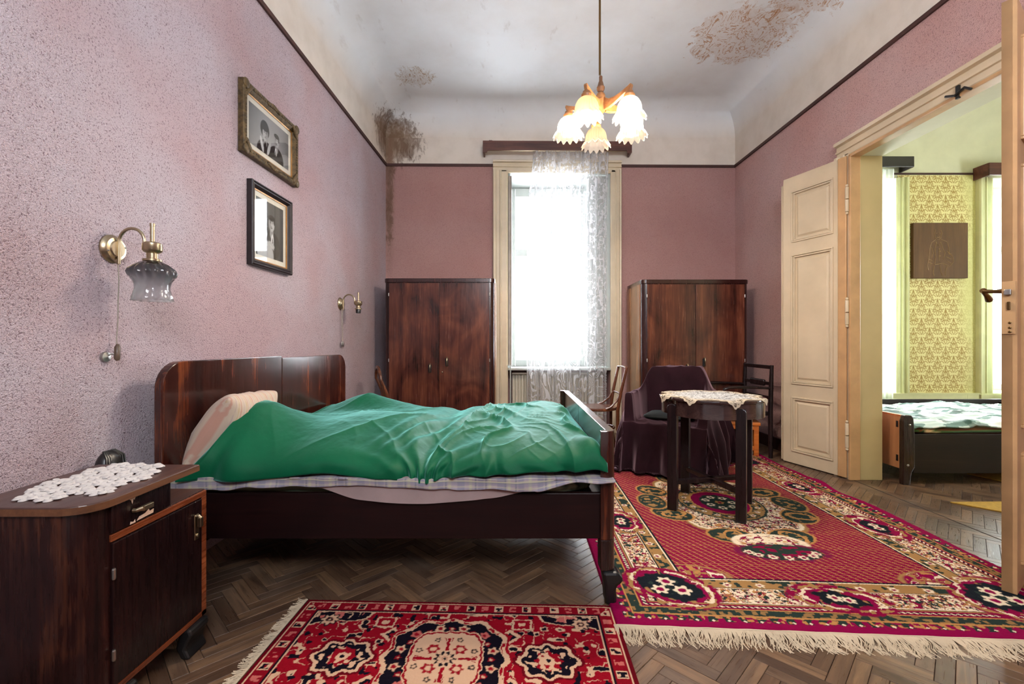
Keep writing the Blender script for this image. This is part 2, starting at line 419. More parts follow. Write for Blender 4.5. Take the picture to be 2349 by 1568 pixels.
# ------------------------------------------------------------------ room shell
YB, XR, YF, ZC, ZW, RC = 5.65, 2.769, -1.4, 4.0, 3.65, 0.35
def xl(y): return -1.70+0.0235*y
S = 'structure'
def struct(mb, name, mats, parent=None, **kw):
    o = mb.build(name, mats, parent, **kw)
    if parent is None: o['kind'] = S
    return o

b = MB(); b.prism([(xl(YF)-.3, YF), (xl(YF), YF), (xl(YB), YB), (xl(YB)-.3, YB)], 0, ZC+.1)
struct(b, 'wall_left', m_pink_l)
b = MB()
b.box(-1.9, -.05, YB, 6.1, 0, ZC+.1); b.box(1.22, 2.9, YB, 6.1, 0, ZC+.1); b.box(-.05, 1.22, YB, 6.1, 3.22, ZC+.1)
b.box(-.05, 1.22, 5.98, 6.1, 0, .80)
struct(b, 'wall_back', m_pink_b)
b = MB()
DY0, DY1, DZ = 2.38, 3.70, 2.64
b.box(XR, 3.0, DY1, YB, 0, ZC+.1); b.box(XR, 3.0, YF, DY0, 0, ZC+.1); b.box(XR, 3.0, DY0, DY1, DZ, ZC+.1)
struct(b, 'wall_right', m_pink_r)
b = MB(); b.box(-2.1, -.3, YF-.15, YF, 0, ZC+.1); b.box(1.5, 3.0, YF-.15, YF, 0, ZC+.1); b.box(-.3, 1.5, YF-.15, YF, 0, 2.5); b.box(-.3, 1.5, YF-.15, YF, 3.5, ZC+.1)  # high opening added in this unseen wall to let in fill daylight
struct(b, 'wall_front', m_pink_r)

b = MB(); rings = []
for k in range(13):
    t = PI/2*k/12; o_ = RC*(1-math.cos(t)); z = ZW+RC*math.sin(t)
    base = [(xl(YF)+o_, YF), (XR-o_, YF), (XR-o_, YB-o_), (xl(YB)+o_, YB-o_)]
    ring = []
    for i in range(4):
        (ax, ay), (bx, by) = base[i], base[(i+1) % 4]
        for q in range(6): ring.append((ax+(bx-ax)*q/6, ay+(by-ay)*q/6, z))
    rings.append(ring)
b.ring_loft(rings, False)
c0 = len(b.v)-24
b.f.append(list(range(c0, c0+24))); b.fm.append(0)
struct(b, 'ceiling', m_ceil, sm=0.9)

# next room
b = MB(); b.box(2.9, 3.55, YB, 6.1, 0, ZC+.1); b.box(4.75, 5.95, YB, 6.1, 0, ZC+.1); b.box(7.1, 7.7, YB, 6.1, 0, ZC+.1)
for x0, x1 in ((3.55, 4.75), (5.95, 7.1)): b.box(x0, x1, YB, 6.1, 0, .48); b.box(x0, x1, YB, 6.1, 3.15, ZC+.1)
wa = struct(b, 'wall_annex_back', m_annex)
b = MB(); b.box(7.4, 7.6, 0.9, 2.7, 0, ZC+.1); b.box(7.4, 7.6, 3.7, YB, 0, ZC+.1); b.box(7.4, 7.6, 2.7, 3.7, 0, 1.2); b.box(7.4, 7.6, 2.7, 3.7, 2.6, ZC+.1); struct(b, 'wall_annex_right', m_annex)  # opening out of view, added to bring more daylight into the next room
b = MB(); b.box(3.0, 7.6, 0.8, 0.95, 0, ZC+.1); struct(b, 'wall_annex_front', m_annex)
b = MB(); b.prism([(YB, 3.55)]+[(YB-RC*1.3*(1-math.cos(PI/2*k/10)), 3.55+.45*math.sin(PI/2*k/10)) for k in range(11)]+[(0.9, 4.0), (0.9, 4.1), (6.0, 4.1), (6.0, 3.55)], 3.0, 7.5, 'x')
struct(b, 'ceiling_annex', m_annex, sm=0.5)

# ------------------------------------------------------------------ parquet floor: each block is a piece
RX0, RX1, RY0, RY1 = .41, 2.42, 1.665, 4.6
def plank_mat():
    m = Mat('oak_parquet'); uv = m.n('UVMap').outputs[0]
    rnd = m.math('FRACT', m.math('ADD', m.n('ObjectInfo').outputs['Random'], m.n('NewGeometry').outputs['Random Per Island']))
    off = m.n('CombineXYZ', {0: m.math('MULTIPLY', rnd, 19.0), 1: m.math('MULTIPLY', rnd, 7.0)}).outputs[0]
    v = m.n('VectorMath', {0: uv, 1: off}, operation='ADD').outputs[0]
    g = m.noise(m.mp(v, (3, 38, 1)), 1.0, 4, 0.6, 0.8); f2 = m.noise(m.mp(v, (10, 220, 1)), 1.0, 2, 0.5)
    tone = m.ramp(rnd, [(0.0, D(70, 50, 38)), (0.35, D(100, 74, 55)), (0.7, D(126, 96, 70)), (1.0, D(86, 68, 56))])
    c = m.mix(m.ramp(g, [(0.35, 0.75), (0.62, 0.0)]), tone, D(62, 44, 34))
    wear = m.noise(m.pos(), 2.4, 4, 0.6)
    c = m.mix(m.ramp(wear, [(0.45, 0.0), (0.75, 0.35)]), c, D(150, 130, 112))
    m.set(color=c, rough=m.math('ADD', 0.16, m.math('MULTIPLY', f2, 0.34)), spec=0.5, normal=m.bump(m.math('ADD', g, m.math('MULTIPLY', f2, .4)), 0.12, 0.004))
    return m
m_plank = plank_mat()
m_sub = plain('floor_joint_dirt', D(52, 40, 31), 0.9)
b = MB(); b.box(-1.72, 7.4, YF, 6.05, -.03, -.006)
floor = struct(b, 'floor', m_sub)
PL, PW, GAP = 0.255, 0.051, 0.0016
def block_mesh(n_cuts=1):
    me = bpy.data.meshes.new('plank'); hx, hy, e = PL/2-GAP/2, PW/2-GAP/2, .0012
    vs = [(-hx, -hy, -.006), (hx, -hy, -.006), (hx, hy, -.006), (-hx, hy, -.006),
          (-hx, -hy, -e), (hx, -hy, -e), (hx, hy, -e), (-hx, hy, -e),
          (-hx+e, -hy+e, 0), (hx-e, -hy+e, 0), (hx-e, hy-e, 0), (-hx+e, hy-e, 0)]
    fs = [(8, 9, 10, 11)]+[(i+a, (i+1) % 4+a, (i+1) % 4+a+4, i+a+4) for a in (0, 4) for i in range(4)]
    return vs, fs
PV, PF = block_mesh()
def to_mesh(name, vs, fs, uvs):
    me = bpy.data.meshes.new(name); me.from_pydata(vs, [], fs)
    u = me.uv_layers.new(name='UVMap')
    vi = np.zeros(len(me.loops), np.int32); me.loops.foreach_get('vertex_index', vi)
    u.data.foreach_set('uv', np.array(uvs, np.float32)[vi].ravel()); me.materials.append(m_plank.m); return me
pmesh = to_mesh('plank', PV, PF, [(x, y) for x, y, z in PV])
places = []
rt = math.sqrt(.5)
for i in range(-240, 240):
    for j in range(-42, 42):
        bx, by = i*PW+j*PL, i*PW-j*PL
        for (cx_, cy_, ang) in ((bx+PL/2, by+PW/2, 0), (bx+PW/2, by+PW+PL/2, PI/2)):
            X, Y = (cx_-cy_)*rt+.35, (cx_+cy_)*rt+.1
            if not (-1.75 < X < 6.3 and 0.75 < Y < 5.75): continue
            if X > 2.62 and Y < DY0-.1 and X < 3.2: pass
            places.append((X, Y, ang+PI/4))
def seen_area(X, Y):
    if Y < 1.40 or abs(X) > 1.2*Y: return 0
    if RX0+.12 < X < RX1-.12 and RY0+.12 < Y < RY1-.12: return 0
    if -.8 < X < .36 and Y < 1.86: return 0
    if X > 2.9 and Y > 3.75: return 0
    if X < -1.0 and Y < 1.65: return 0
    if X > 2.45 and Y < 2.0: return 0
    if X < .4 and Y > 2.35: return 0.02/Y**3
    if X < 2.75 and Y > 4.3: return 0.02/Y**3
    return 1/Y**3
order = sorted(range(len(places)), key=lambda k: -seen_area(*places[k][:2]))
vs, fs, uvs = [], [], []
for rank, k in enumerate(order):
    X, Y, a = places[k]; dz = -random.random()*.0008
    if rank < 285:
        o = bpy.data.objects.new('plank', pmesh); COL.objects.link(o); o.parent = floor
        o.location = (X, Y, dz); o.rotation_euler = ((random.random()-.5)*.004, (random.random()-.5)*.002, a)
    else:
        ca, sa = math.cos(a), math.sin(a); n0 = len(vs); r1, r2 = random.random()*9, random.random()*9
        vs += [(X+x*ca-y*sa, Y+x*sa+y*ca, z+dz) for x, y, z in PV]; uvs += [(x+r1, y+r2) for x, y, z in PV]
        fs += [[q+n0 for q in f] for f in PF]
o = link('parquet_blocks', to_mesh('parquet_blocks', vs, fs, uvs), floor); o['kind'] = 'stuff'
b = MB(); b.box(XR-.004, XR+.004, DY0, DY1, -.004, .0012); b.build('threshold_strip', m_sub, floor)

# ------------------------------------------------------------------ picture rail, skirting
b = MB(); b.prism([(xl(YF)+.001, YF), (xl(YF)+.018, YF), (xl(YB)+.018, YB), (xl(YB)+.001, YB)], 3.300, 3.332); struct(b, 'trim_1', m_rail)
def rail_piece(x0, x1):
    b_ = MB(); z = lambda x: 3.313-.0046*(x+1.567)
    b_.add([(x, y, z(x)+dz) for x in (x0, x1) for y, dz in ((YB-.018, -.013), (YB-.001, -.013), (YB-.001, .017), (YB-.018, .017))],
           [(0, 1, 2, 3), (7, 6, 5, 4), (0, 4, 5, 1), (1, 5, 6, 2), (2, 6, 7, 3), (3, 7, 4, 0)]); return b_
b = rail_piece(xl(YB)+.018, -.235); q = rail_piece(1.35, XR-.018); b.add(q.v, q.f); struct(b, 'trim_2', m_rail)
b = MB(); b.box(XR-.018, XR-.001, YF, YB, 3.282, 3.312); struct(b, 'trim_3', m_rail)
b = MB(); b.box(XR-.02, XR, 3.86, YB, 0, .12); struct(b, 'baseboard_right', m_rail)
b = MB(); b.box(2.9, 7.4, YB-.012, YB, 3.195, 3.215); struct(b, 'trim_5', m_rail)

# ------------------------------------------------------------------ window with casing, sashes, shutter
w1 = thing('window_1', None, None, (0.585, YB, 0)); w1['kind'] = S
def casing_piece(parent, mat, a, c, w, n, depth=.055, name='casing'):
    """moulded board from a to c (in the wall's plane), width w along n, standing out by depth towards d"""
    pass
def moulded(name, mat, parent, P0, P1, wdir, w, out, prof):
    b_ = MB(); P0, P1, wdir, out = Vector(P0), Vector(P1), Vector(wdir), Vector(out)
    ring = lambda P: [P+wdir*(u*w)+out*h for u, h in prof]
    b_.ring_loft([ring(P0), ring(P1)], True)
    return b_.build(name, mat, parent)
PROF = [(0, 0), (0, .022), (.1, .030), (.42, .030), (.45, .044), (.52, .048), (.56, .036), (.78, .036), (.82, .060), (.94, .064), (1, .05), (1, 0)]
moulded('casing', m_winpaint, w1, (-.05, YB, 0), (-.05, YB, 3.24), (-1, 0, 0), .185, (0, -1, 0), PROF)
moulded('casing', m_winpaint, w1, (1.22, YB, 0), (1.22, YB, 3.24), (1, 0, 0), .13, (0, -1, 0), PROF)
moulded('casing', m_winpaint, w1, (-.235, YB, 3.215), (1.35, YB, 3.205), (0, 0, 1), .15, (0, -1, 0), PROF)
b = MB(); b.prism([(1.22, 5.66), (1.22, 6.09), (.96, 6.09)], .80, 3.22); b.prism([(-.05, 5.68), (0, 6.09), (-.05, 6.09)], .80, 3.22)
b.prism([(5.66, 3.22), (6.09, 3.22), (6.09, 3.15)], -.05, 1.22, 'x')
b.build('reveal', m_sash, w1)
b = MB(); b.box(-.048, 1.218, 5.60, 6.09, .77, .80); b.build('window_sill', m_sash, w1, bevel=.006)
b = MB()
for x0, x1 in ((0, .045), (.445, .535), (.915, .96)): b.box(x0, x1, 6.02, 6.08, .80, 3.15)
for z0, z1 in ((.80, .885), (2.255, 2.345), (3.04, 3.15)): b.box(.046, .444, 6.022, 6.078, z0, z1); b.box(.536, .914, 6.022, 6.078, z0, z1)
b.build('sash_frame', m_sash, w1, bevel=.004)
for x0, x1 in ((.045, .445), (.535, .915)):
    for z0, z1 in ((.885, 2.255), (2.345, 3.04)):
        b = MB(); b.box(x0, x1, 6.048, 6.052, z0, z1); b.build('pane', m_glass, w1)
b = MB(); b.box(-.046, -.012, 5.67, 5.93, .82, 3.19); b.box(-.012, -.004, 5.67, 5.72, .82, 3.19); b.build('shutter', m_shut, w1, bevel=.004)
b = MB(); b.box(.935, 1.0, 5.685, 5.72, .82, 3.19); b.box(1.15, 1.216, 5.685, 5.72, .82, 3.19)
for z0, z1 in ((.82, .92), (1.55, 1.63), (2.36, 2.44), (3.09, 3.19)): b.box(1.0, 1.15, 5.685, 5.72, z0, z1)
b.box(1.0, 1.15, 5.70, 5.712, .9, 3.1); b.build('shutter', m_sash, w1, bevel=.004)
b = MB(); b.tube([(-.06, 5.60, .83), (-.02, 5.60, .83), (-.02, 5.60, .80), (-.02, 5.60, .2)], .008, 8); b.build('pipe', m_sash, w1)
# radiator below the sill
rad = thing('radiator', 'cream ribbed panel radiator below the window sill behind the lace curtain', 'radiator', (.6, 5.78, 0))
b = MB(); b.box(.0, 1.16, 5.80, 5.84, .14, .72); b.box(.0, 1.16, 5.74, 5.84, .715, .735); b.tube([(.05, 5.8, .14), (.05, 5.8, .0)], .014, 8); b.tube([(1.1, 5.8, .14), (1.1, 5.8, .0)], .014, 8)
b.build('panel', m_radi, rad)
b = MB(); b.prism([(.004, 5.80), (.010, 5.765), (.026, 5.765), (.032, 5.80)], .16, .70); f0 = b.build('fin', m_radi, rad)
for k in range(1, 30):
    c = f0.copy(); COL.objects.link(c); c.location.x = f0.location.x+.038*k

# ------------------------------------------------------------------ doorway and double door
fr = thing('trim_4', None, None, (XR, 3.7, 0)); fr['kind'] = S
PROF2 = [(0, 0), (0, .02), (.08, .028), (.35, .028), (.38, .040), (.46, .040), (.50, .030), (.72, .030), (.78, .055), (.94, .060), (1, .045), (1, 0)]
moulded('casing', m_cream, fr, (XR, DY1, 0), (XR, DY1, 2.66), (0, 1, 0), .14, (-1, 0, 0), PROF2)
moulded('casing', m_cream, fr, (XR, DY0, 0), (XR, DY0, 2.66), (0, -1, 0), .14, (-1, 0, 0), PROF2)
moulded('casing', m_cream, fr, (XR, DY0-.14, DZ), (XR, DY1+.14, DZ), (0, 0, 1), .15, (-1, 0, 0), PROF2)
b = MB(); b.box(XR+.05, 3.003, DY1-.012, DY1+.002, 0, DZ); b.box(XR+.05, 3.003, DY0-.002, DY0+.012, 0, DZ); b.build('jamb_lining', m_jamb, fr, bevel=.004)
b = MB(); b.box(XR+.05, 3.003, DY0, DY1, DZ-.012, DZ+.002); b.build('head_lining', m_annex, fr)
b = MB(); b.box(XR-.035, XR+.05, DY1-.022, DY1+.004, 0, DZ); b.box(XR-.035, XR+.05, DY0-.004, DY0+.02, 0, DZ); b.box(XR-.035, XR+.05, DY0, DY1, DZ-.022, DZ+.004)
b.build('door_stop', m_creamtan, fr, bevel=.006)
b = MB(); b.box(XR-.042, XR-.028, 2.78, 2.80, DZ-.03, DZ+.05); b.tube([(XR-.045, 2.70, DZ-.02), (XR-.045, 2.74, DZ+.012), (XR-.045, 2.80, DZ-.006), (XR-.045, 2.86, DZ+.02)], .008, 6); b.build('bolt_keep', m_blk, fr)

def door_leaf(name, loc, rz, L, mat, T=.045):
    d = thing(name, None, None, loc, rz); d['kind'] = S
    b = MB(); b.box(0, L, -T, -.014, .012, DZ-.006)
    b.box(0, .115, -T, 0, .012, DZ-.006); b.box(L-.085, L, -T, 0, .012, DZ-.006)
    zs = [(.12, .62), (.735, 1.92), (2.03, 2.50)]
    for z0, z1 in ((.012, .12), (.62, .735), (1.92, 2.03), (2.50, DZ-.006)): b.box(.115, L-.085, -T, 0, z0, z1)
    b.build('leaf', mat, d, local=True)
    for z0, z1 in zs:
        x0, x1 = .115, L-.085
        b = MB()
        for (i, o_, h) in ((0, .014, .010), (.016, .030, .004)):
            b.box(x0+i, x1-i, -.014, h, z0+i, z0+o_); b.box(x0+i, x1-i, -.014, h, z1-o_, z1-i)
            b.box(x0+i, x0+o_, -.014, h, z0+o_, z1-o_); b.box(x1-o_, x1-i, -.014, h, z0+o_, z1-o_)
        b.build('panel_moulding', mat, d, local=True, bevel=.003)
        b = MB(); i = .045; j = .062
        b.ring_loft([[(x0+i, -.014, z0+i), (x1-i, -.014, z0+i), (x1-i, -.014, z1-i), (x0+i, -.014, z1-i)],
                     [(x0+j, -.004, z0+j), (x1-j, -.004, z0+j), (x1-j, -.004, z1-j), (x0+j, -.004, z1-j)]], True)
        b.build('panel', mat, d, local=True)
    return d
d1 = door_leaf('door_1', (2.735, 3.712, 0), math.atan2(.555, -.19), .587, m_cream)
b = MB(); b.box(.588, .636, -.05, -.026, .012, DZ-.045); b.box(.588, .60, -.026, -.006, .012, DZ-.045); b.build('astragal', m_cream, d1, local=True, bevel=.006)
b = MB(); b.box(.0, .07, -.002, .014, .012, DZ-.004); b.build('hinge_stile', m_creamtan, d1, local=True, bevel=.005)
for z in (.36, 1.36, 2.28):
    b = MB()
    b.lathe([(.012, z-.10), (.014, z-.095), (.014, z-.004)], (-.006, .012, 0), 12, cap=True); b.lathe([(.014, z+.004), (.014, z+.095), (.012, z+.10)], (-.006, .012, 0), 12, cap=True)
    b.ball((-.006, .012, z+.112), .012, 10, 6); b.ball((-.006, .012, z-.112), .012, 10, 6)
    b.build('hinge', m_cream, d1, local=True, sm=0.8)
d2 = door_leaf('door_2', (2.775, 2.383, 0), math.atan2(-.387, -.558), .682, m_creamtan, .048)
b = MB(); b.box(.682, .687, -.046, -.004, 1.155, 1.388); b.build('lock_plate', m_creamtan, d2, local=True, bevel=.001)
b = MB(); b.box(.687, .705, -.038, -.016, 1.327, 1.352); b.build('latch_bolt', m_steel, d2, local=True, bevel=.003)
b = MB(); b.box(.687, .697, -.030, -.020, 1.262, 1.298); b.build('lock_bolt', m_bronze, d2, local=True, bevel=.002)
for z in (1.165, 1.183, 1.205):
    b = MB(); b.lathe([(.0055, 0), (.0055, .002), (.003, .003)], (0, 0, 0), 10, Matrix.Translation((.687, -.022, z)) @ Matrix.Rotation(PI/2, 4, 'Y'), cap=True); b.build('screw', m_bronze, d2, local=True)
b = MB(); b.tube([(.64, -.048, 1.350), (.64, -.072, 1.350), (.64, -.098, 1.353), (.638, -.112, 1.355)], [.012, .0085, .009, .013], 10)
b.tube([(.642, -.112, 1.358), (.625, -.112, 1.352), (.600, -.108, 1.338), (.570, -.104, 1.318), (.562, -.104, 1.312)], [.013, .011, .010, .015, .008], 10)
b.build('door_handle', m_bronze, d2, local=True, sm=0.8)

# ------------------------------------------------------------------ next room: windows, dado, wallpaper
for n_, (x0, x1) in (('window_2', (3.55, 4.75)), ('window_3', (5.95, 7.1))):
    w = thing(n_, None, None, (x0, YB, 0)); w['kind'] = S
    b = MB(); xm = (x0+x1)/2
    for a, c in ((x0, x0+.06), (xm-.045, xm+.045), (x1-.06, x1)): b.box(a, c, 6.0, 6.06, .48, 3.15)
    for a, c in ((.48, .56), (2.3, 2.38), (3.05, 3.15)): b.box(x0, x1, 6.0, 6.06, a, c)
    b.build('sash_frame', m_sash, w)
    for a, c in ((x0+.06, xm-.045), (xm+.045, x1-.06)):
        for e, g in ((.56, 2.3), (2.38, 3.05)):
            b = MB(); b.box(a, c, 6.028, 6.032, e, g); b.build('pane', m_glass, w)
    b = MB(); b.box(x0, x1, YB-.04, 6.0, .46, .49); b.build('window_sill', m_dado, w)
    moulded('casing', m_dado, w, (x1, YB, .48), (x1, YB, 3.15), (1, 0, 0), .14, (0, -1, 0), PROF) if n_ == 'window_2' else moulded('casing', m_dado, w, (x0, YB, .48), (x0, YB, 3.15), (-1, 0, 0), .20, (0, -1, 0), PROF)
b = MB(); b.box(4.45, 7.4, YB-.05, YB, 0, .36); b.box(4.45, 5.60, YB-.055, YB, .36, .475); b.box(5.603, 5.75, YB-.055, YB, .36, .475); b.box(5.753, 7.4, YB-.075, YB, .36, .475); b.box(4.45, 7.4, YB-.06, YB, .475, .49)
struct(b, 'baseboard_annex', m_dado)

def wallpaper():
    W_, H_ = 1.02, 2.70
    n, m = 170, 450
    x = np.linspace(0, W_, n)[:, None]+np.zeros((1, m)); z = np.linspace(0, H_, m)[None, :]+np.zeros((n, 1))
    tw, th = .20, .235
    def motif(u, v):
        u = np.abs(u); d = np.full(u.shape, 9.0)
        for p in ([(0, .105), (.012, .06), (.035, .02), (.045, -.02)], [(0, .09), (0, -.01)], [(0, .04), (.025, -.005), (.02, -.035)], [(.045, -.02), (.06, -.05), (.035, -.06), (.03, -.04)],
                  [(.02, .10), (.05, .085), (.075, .10), (.085, .075), (.065, .065)], [(0, -.03), (.018, -.07), (0, -.10)], [(.09, -.10), (.05, -.075), (.02, -.10)]):
            d = np.minimum(d, seg_dist(u, v, p))
        return d
    ux = ((x/tw+.5) % 1-.5)*tw; vz = ((z/th+.5) % 1-.5)*th
    d = motif(ux, vz)
    ux2 = ((x/tw) % 1-.5)*tw; vz2 = ((z/th) % 1-.5)*th
    d = np.minimum(d, motif(ux2, vz2))
    k = smooth(.0062, .0026, d+.0015*vn(x*60, z*60, 3))
    base = np.array(D(222, 214, 156)); line = np.array(D(148, 112, 46)); fade = smooth(.72, .98, x/W_+.08*vn(z*3, x*3, 5))[..., None]*.75
    base = base*(1+.05*fbm(x*2, z*2, 8)[..., None])
    k = k[..., None]*(.85)*(1-fade)
    c = base*(1-k)+line*k
    c = c*(1-fade*.6)+np.array(D(204, 208, 136))*fade*.6
    P = np.stack([4.78+x, np.full(x.shape, YB-.003)-.0012*fbm(x*4, z*4, 2), .49+z], -1)
    grid('wallpaper', P[::-1], painted('printed_wallpaper', 0.7), wa, c[::-1])
wallpaper()

# ------------------------------------------------------------------ rugs
def C(*v): return np.array(D(*v))
def put(img, mask, col, k=1.0):
    m = np.clip(mask, 0, 1)[..., None]*k
    img[:] = img*(1-m)+np.asarray(col)*m
def soft(d, w): return smooth(w, -w, d)            # 1 inside (d<0)
def ell(x, y, cx, cy, rx, ry, rot=0.0):
    c, s_ = math.cos(rot), math.sin(rot); u = (x-cx)*c+(y-cy)*s_; v = -(x-cx)*s_+(y-cy)*c
    return (np.hypot(u/rx, v/ry)-1)*min(rx, ry)
def flower(img, x, y, cx, cy, r, pet, ctr, n=6, out=None):
    a = np.arctan2(y-cy, x-cx); d = np.hypot(x-cx, y-cy)-r*(.86+.16*np.cos(n*a))
    if out is not None: put(img, soft(d-.25*r, .003), out)
    put(img, soft(d, .003), pet); put(img, soft(np.hypot(x-cx, y-cy)-.42*r, .003), ctr)
def scroll(img, x, y, mask, f, seed, cols, thr=(.10, .16)):
    """curling tendrils: contour lines of a warped noise, plus leaf spots"""
    wx = x+.5/f*vn(x*f*1.1, y*f*1.1, seed+9); wy = y+.5/f*vn(x*f*1.1, y*f*1.1, seed+17)
    n1 = vn(wx*f*1.6, wy*f*1.6, seed); n2 = vn(wx*f*2.6, wy*f*2.6, seed+4); n3 = vn(x*f*3.2, y*f*3.2, seed+7)
    put(img, mask*(np.abs(n1) < thr[0]), cols[0]); put(img, mask*(np.abs(n1-.42) < thr[0]*.7), cols[1])
    put(img, mask*(n3 > .52)*(np.abs(n1) > thr[0]), cols[2]); put(img, mask*((n2 > .50) & (n2 < .74))*(n3 < .2), cols[0])

def big_rug():
    w, l = 2.0, 2.88
    nx, ny = 560, 800
    x = np.linspace(0, w, nx)[:, None]+np.zeros((1, ny)); y = np.linspace(0, l, ny)[None, :]+np.zeros((nx, 1))
    jx = x+.004*vn(x*90, y*90, 1); jy = y+.004*vn(x*90, y*90, 2)
    cream, tan, dgreen, red, mag, gold, blk = C(216, 198, 170), C(150, 112, 68), C(38, 50, 44), C(122, 6, 52), C(126, 5, 60), C(172, 122, 70), C(22, 26, 32)
    img = np.zeros((nx, ny, 3)); img[:] = mag
    ex = np.minimum(x, w-x); ey = np.minimum(y, l-y); e = np.minimum(ex, ey)
    along = np.where(ex < ey, y, x)
    n3 = vn(x*55, y*55, 11)
    # flower strip, dark band, thin stripes
    put(img, (e > .040)*(e < .080)*(np.sin(along*2*PI/.062)+1.2*n3 > .1), dgreen); put(img, (e > .046)*(e < .076)*(vn(x*70, y*70, 3) > .35), gold)
    put(img, (np.abs(e-.050)+np.abs((along/.062+.2) % 1-.5)*.062 < .0075), cream)
    put(img, (e > .082)*(e < .130), dgreen); put(img, (e > .086)*(e < .126)*(vn(x*60, y*60, 21) > .22), tan, .8); put(img, (np.abs(e-.083) < .004), gold); put(img, (np.abs(e-.131) < .004), gold)
    put(img, (e > .135)*(e < .168), red); put(img, (np.abs(e-.151) < .0065), cream); put(img, (np.abs(e-.151) < .0065)*(((along+e)/.024) % 1 < .5), blk)
    # tan ground with cream panels
    put(img, (e > .168)*(e < .385), tan)
    mid_x, mid_y = np.abs(x-w/2), np.abs(y-l/2)
    dc = np.where(ex < ey, np.minimum(np.minimum(np.abs(mid_y-.38), ey-.31)*1.0, 9), np.minimum(mid_x, ex-.31))
    step = .022*(np.abs(dc) > .16)
    panel = (e > .178)*(e < .278+step)*(np.abs(dc) > .11)
    put(img, (e > .174)*(e < .283+step)*(np.abs(dc) > .10), blk); put(img, panel, cream)
    scroll(img, jx, jy, panel*(e > .184)*(e < .274+step), 21, 5, (gold, red, dgreen), (.13, .2)); scroll(img, jx, jy, panel*(e > .184)*(e < .274+step), 27, 6, (red, tan, dgreen), (.09, .2))
    tn = (e > .29+step)*(e < .372)
    put(img, tn*(vn(jx*42, jy*42, 31) > .30), dgreen); 
    put(img, (np.abs(e-.385) < .011), cream); put(img, (np.abs(e-.385) < .0055), blk)
    for k in np.arange(.42, w-.40, .145):
        for yy in (.332, l-.332): flower(img, jx, jy, k, yy, .021, cream, red, 6)
    for k in np.arange(.45, l-.42, .150):
        for xx in (.332, w-.332): flower(img, jx, jy, xx, k, .021, cream, red, 6)
    # field with a gold lattice of small lozenges
    fld = e > .392
    put(img, fld, red)
    u, v = x*.80+y*.60, -x*.60+y*.80
    ux = x+y*.55
    put(img, fld*(np.abs((ux/.040) % 1-.5) < .085), gold)
    put(img, fld*(np.abs((y/.022) % 1-.5) < .10)*(np.abs((ux/.040+.5) % 1-.5) < .34), gold, .40)
    cx, cy = w/2, l/2; X, Y = jx-cx, jy-cy; A = np.arctan2(Y/.60, X/.43)
    # corner sprays of the field
    for sx in (-1, 1):
        for sy in (-1, 1):
            d = ell(jx, jy, cx+sx*(w/2-.40), cy+sy*(l/2-.40), .20, .11)
            put(img, fld*soft(d-.012, .004), tan); put(img, fld*soft(d, .004), mag)
            scroll(img, jx, jy, fld*soft(d, .01), 16, 40, (tan, cream, gold), (.14, .2))
    # medallion
    rr = np.hypot(X/.40, Y/.58); lob = 1+.07*np.cos(8*A)
    dm = rr-lob
    put(img, soft(dm-.12, .01)*(vn(jx*36, jy*36, 94) > -.1), C(110, 20, 52), .8)
    put(img, soft(dm-.05, .015), tan); put(img, soft(dm, .012), cream)
    scroll(img, jx, jy, soft(dm+.05, .02), 22, 60, (gold, red, dgreen), (.10, .2)); scroll(img, jx, jy, soft(dm+.05, .02), 28, 61, (red, tan, dgreen), (.07, .2))
    for k in range(8):
        a = (k+.5)*PI/4
        px_, py_ = cx+.42*math.cos(a)*1.02, cy+.60*math.sin(a)*1.0
        d = ell(jx, jy, px_, py_, .125, .095, a*.7)
        put(img, soft(d-.012, .005), gold); put(img, soft(d, .004), dgreen)
        q = ell(jx, jy, px_+.01, py_, .075, .05, a)
        put(img, (np.abs(q) < .008), gold); put(img, soft(d+.02, .01)*(vn(jx*50, jy*50, 70+k) > .35), tan)
    for sy in (-1, 1):
        d = ell(jx, jy, cx, cy+sy*.64, .20, .12); put(img, soft(d, .006), cream); scroll(img, jx, jy, soft(d+.02, .01), 17, 80, (red, dgreen, gold))
        d = ell(jx, jy, cx, cy+sy*.755, .205, .095); put(img, soft(d-.018, .006)*(vn(jx*40, jy*40, 93) > -.2), C(110, 20, 60)); put(img, soft(d, .006), dgreen); put(img, soft(d+.015, .006)*(vn(jx*45, jy*45, 91) > .2), red)
        for a in (-.9, -.45, 0, .45, .9, 1.35, -1.35): flower(img, jx, jy, cx+.175*math.sin(a), cy+sy*(.745+.078*math.cos(a)), .026, cream, mag, 6)
    for sx in (-1, 1):
        d = ell(jx, jy, cx+sx*.46, cy, .09, .14); put(img, soft(d-.01, .006), gold); put(img, soft(d, .006), dgreen); put(img, soft(d+.02, .01)*(vn(jx*45, jy*45, 97) > .25), tan)
    d = ell(jx, jy, cx, cy, .262, .31)
    put(img, soft(d-.014, .003), dgreen); put(img, soft(d, .003), tan); put(img, soft(d+.008, .003)*(vn(jx*60, jy*60, 33) > .15), dgreen)
    for k in range(18): flower(img, jx, jy, cx+.222*math.cos(k*PI/9), cy+.268*math.sin(k*PI/9), .019, cream, red, 5)
    d = ell(jx, jy, cx, cy, .185, .225); put(img, soft(d, .005), mag); put(img, soft(d-.006, .004)*(np.abs(d) < .006), gold)
    d = ell(jx, jy, cx, cy, .13, .155); put(img, soft(d+.01*vn(jx*30, jy*30, 8), .005), dgreen)
    for k in range(7): flower(img, jx, jy, cx+.085*math.cos(k*2*PI/7), cy+.105*math.sin(k*2*PI/7), .030, cream, dgreen, 6)
    flower(img, jx, jy, cx, cy, .032, gold, mag, 6)
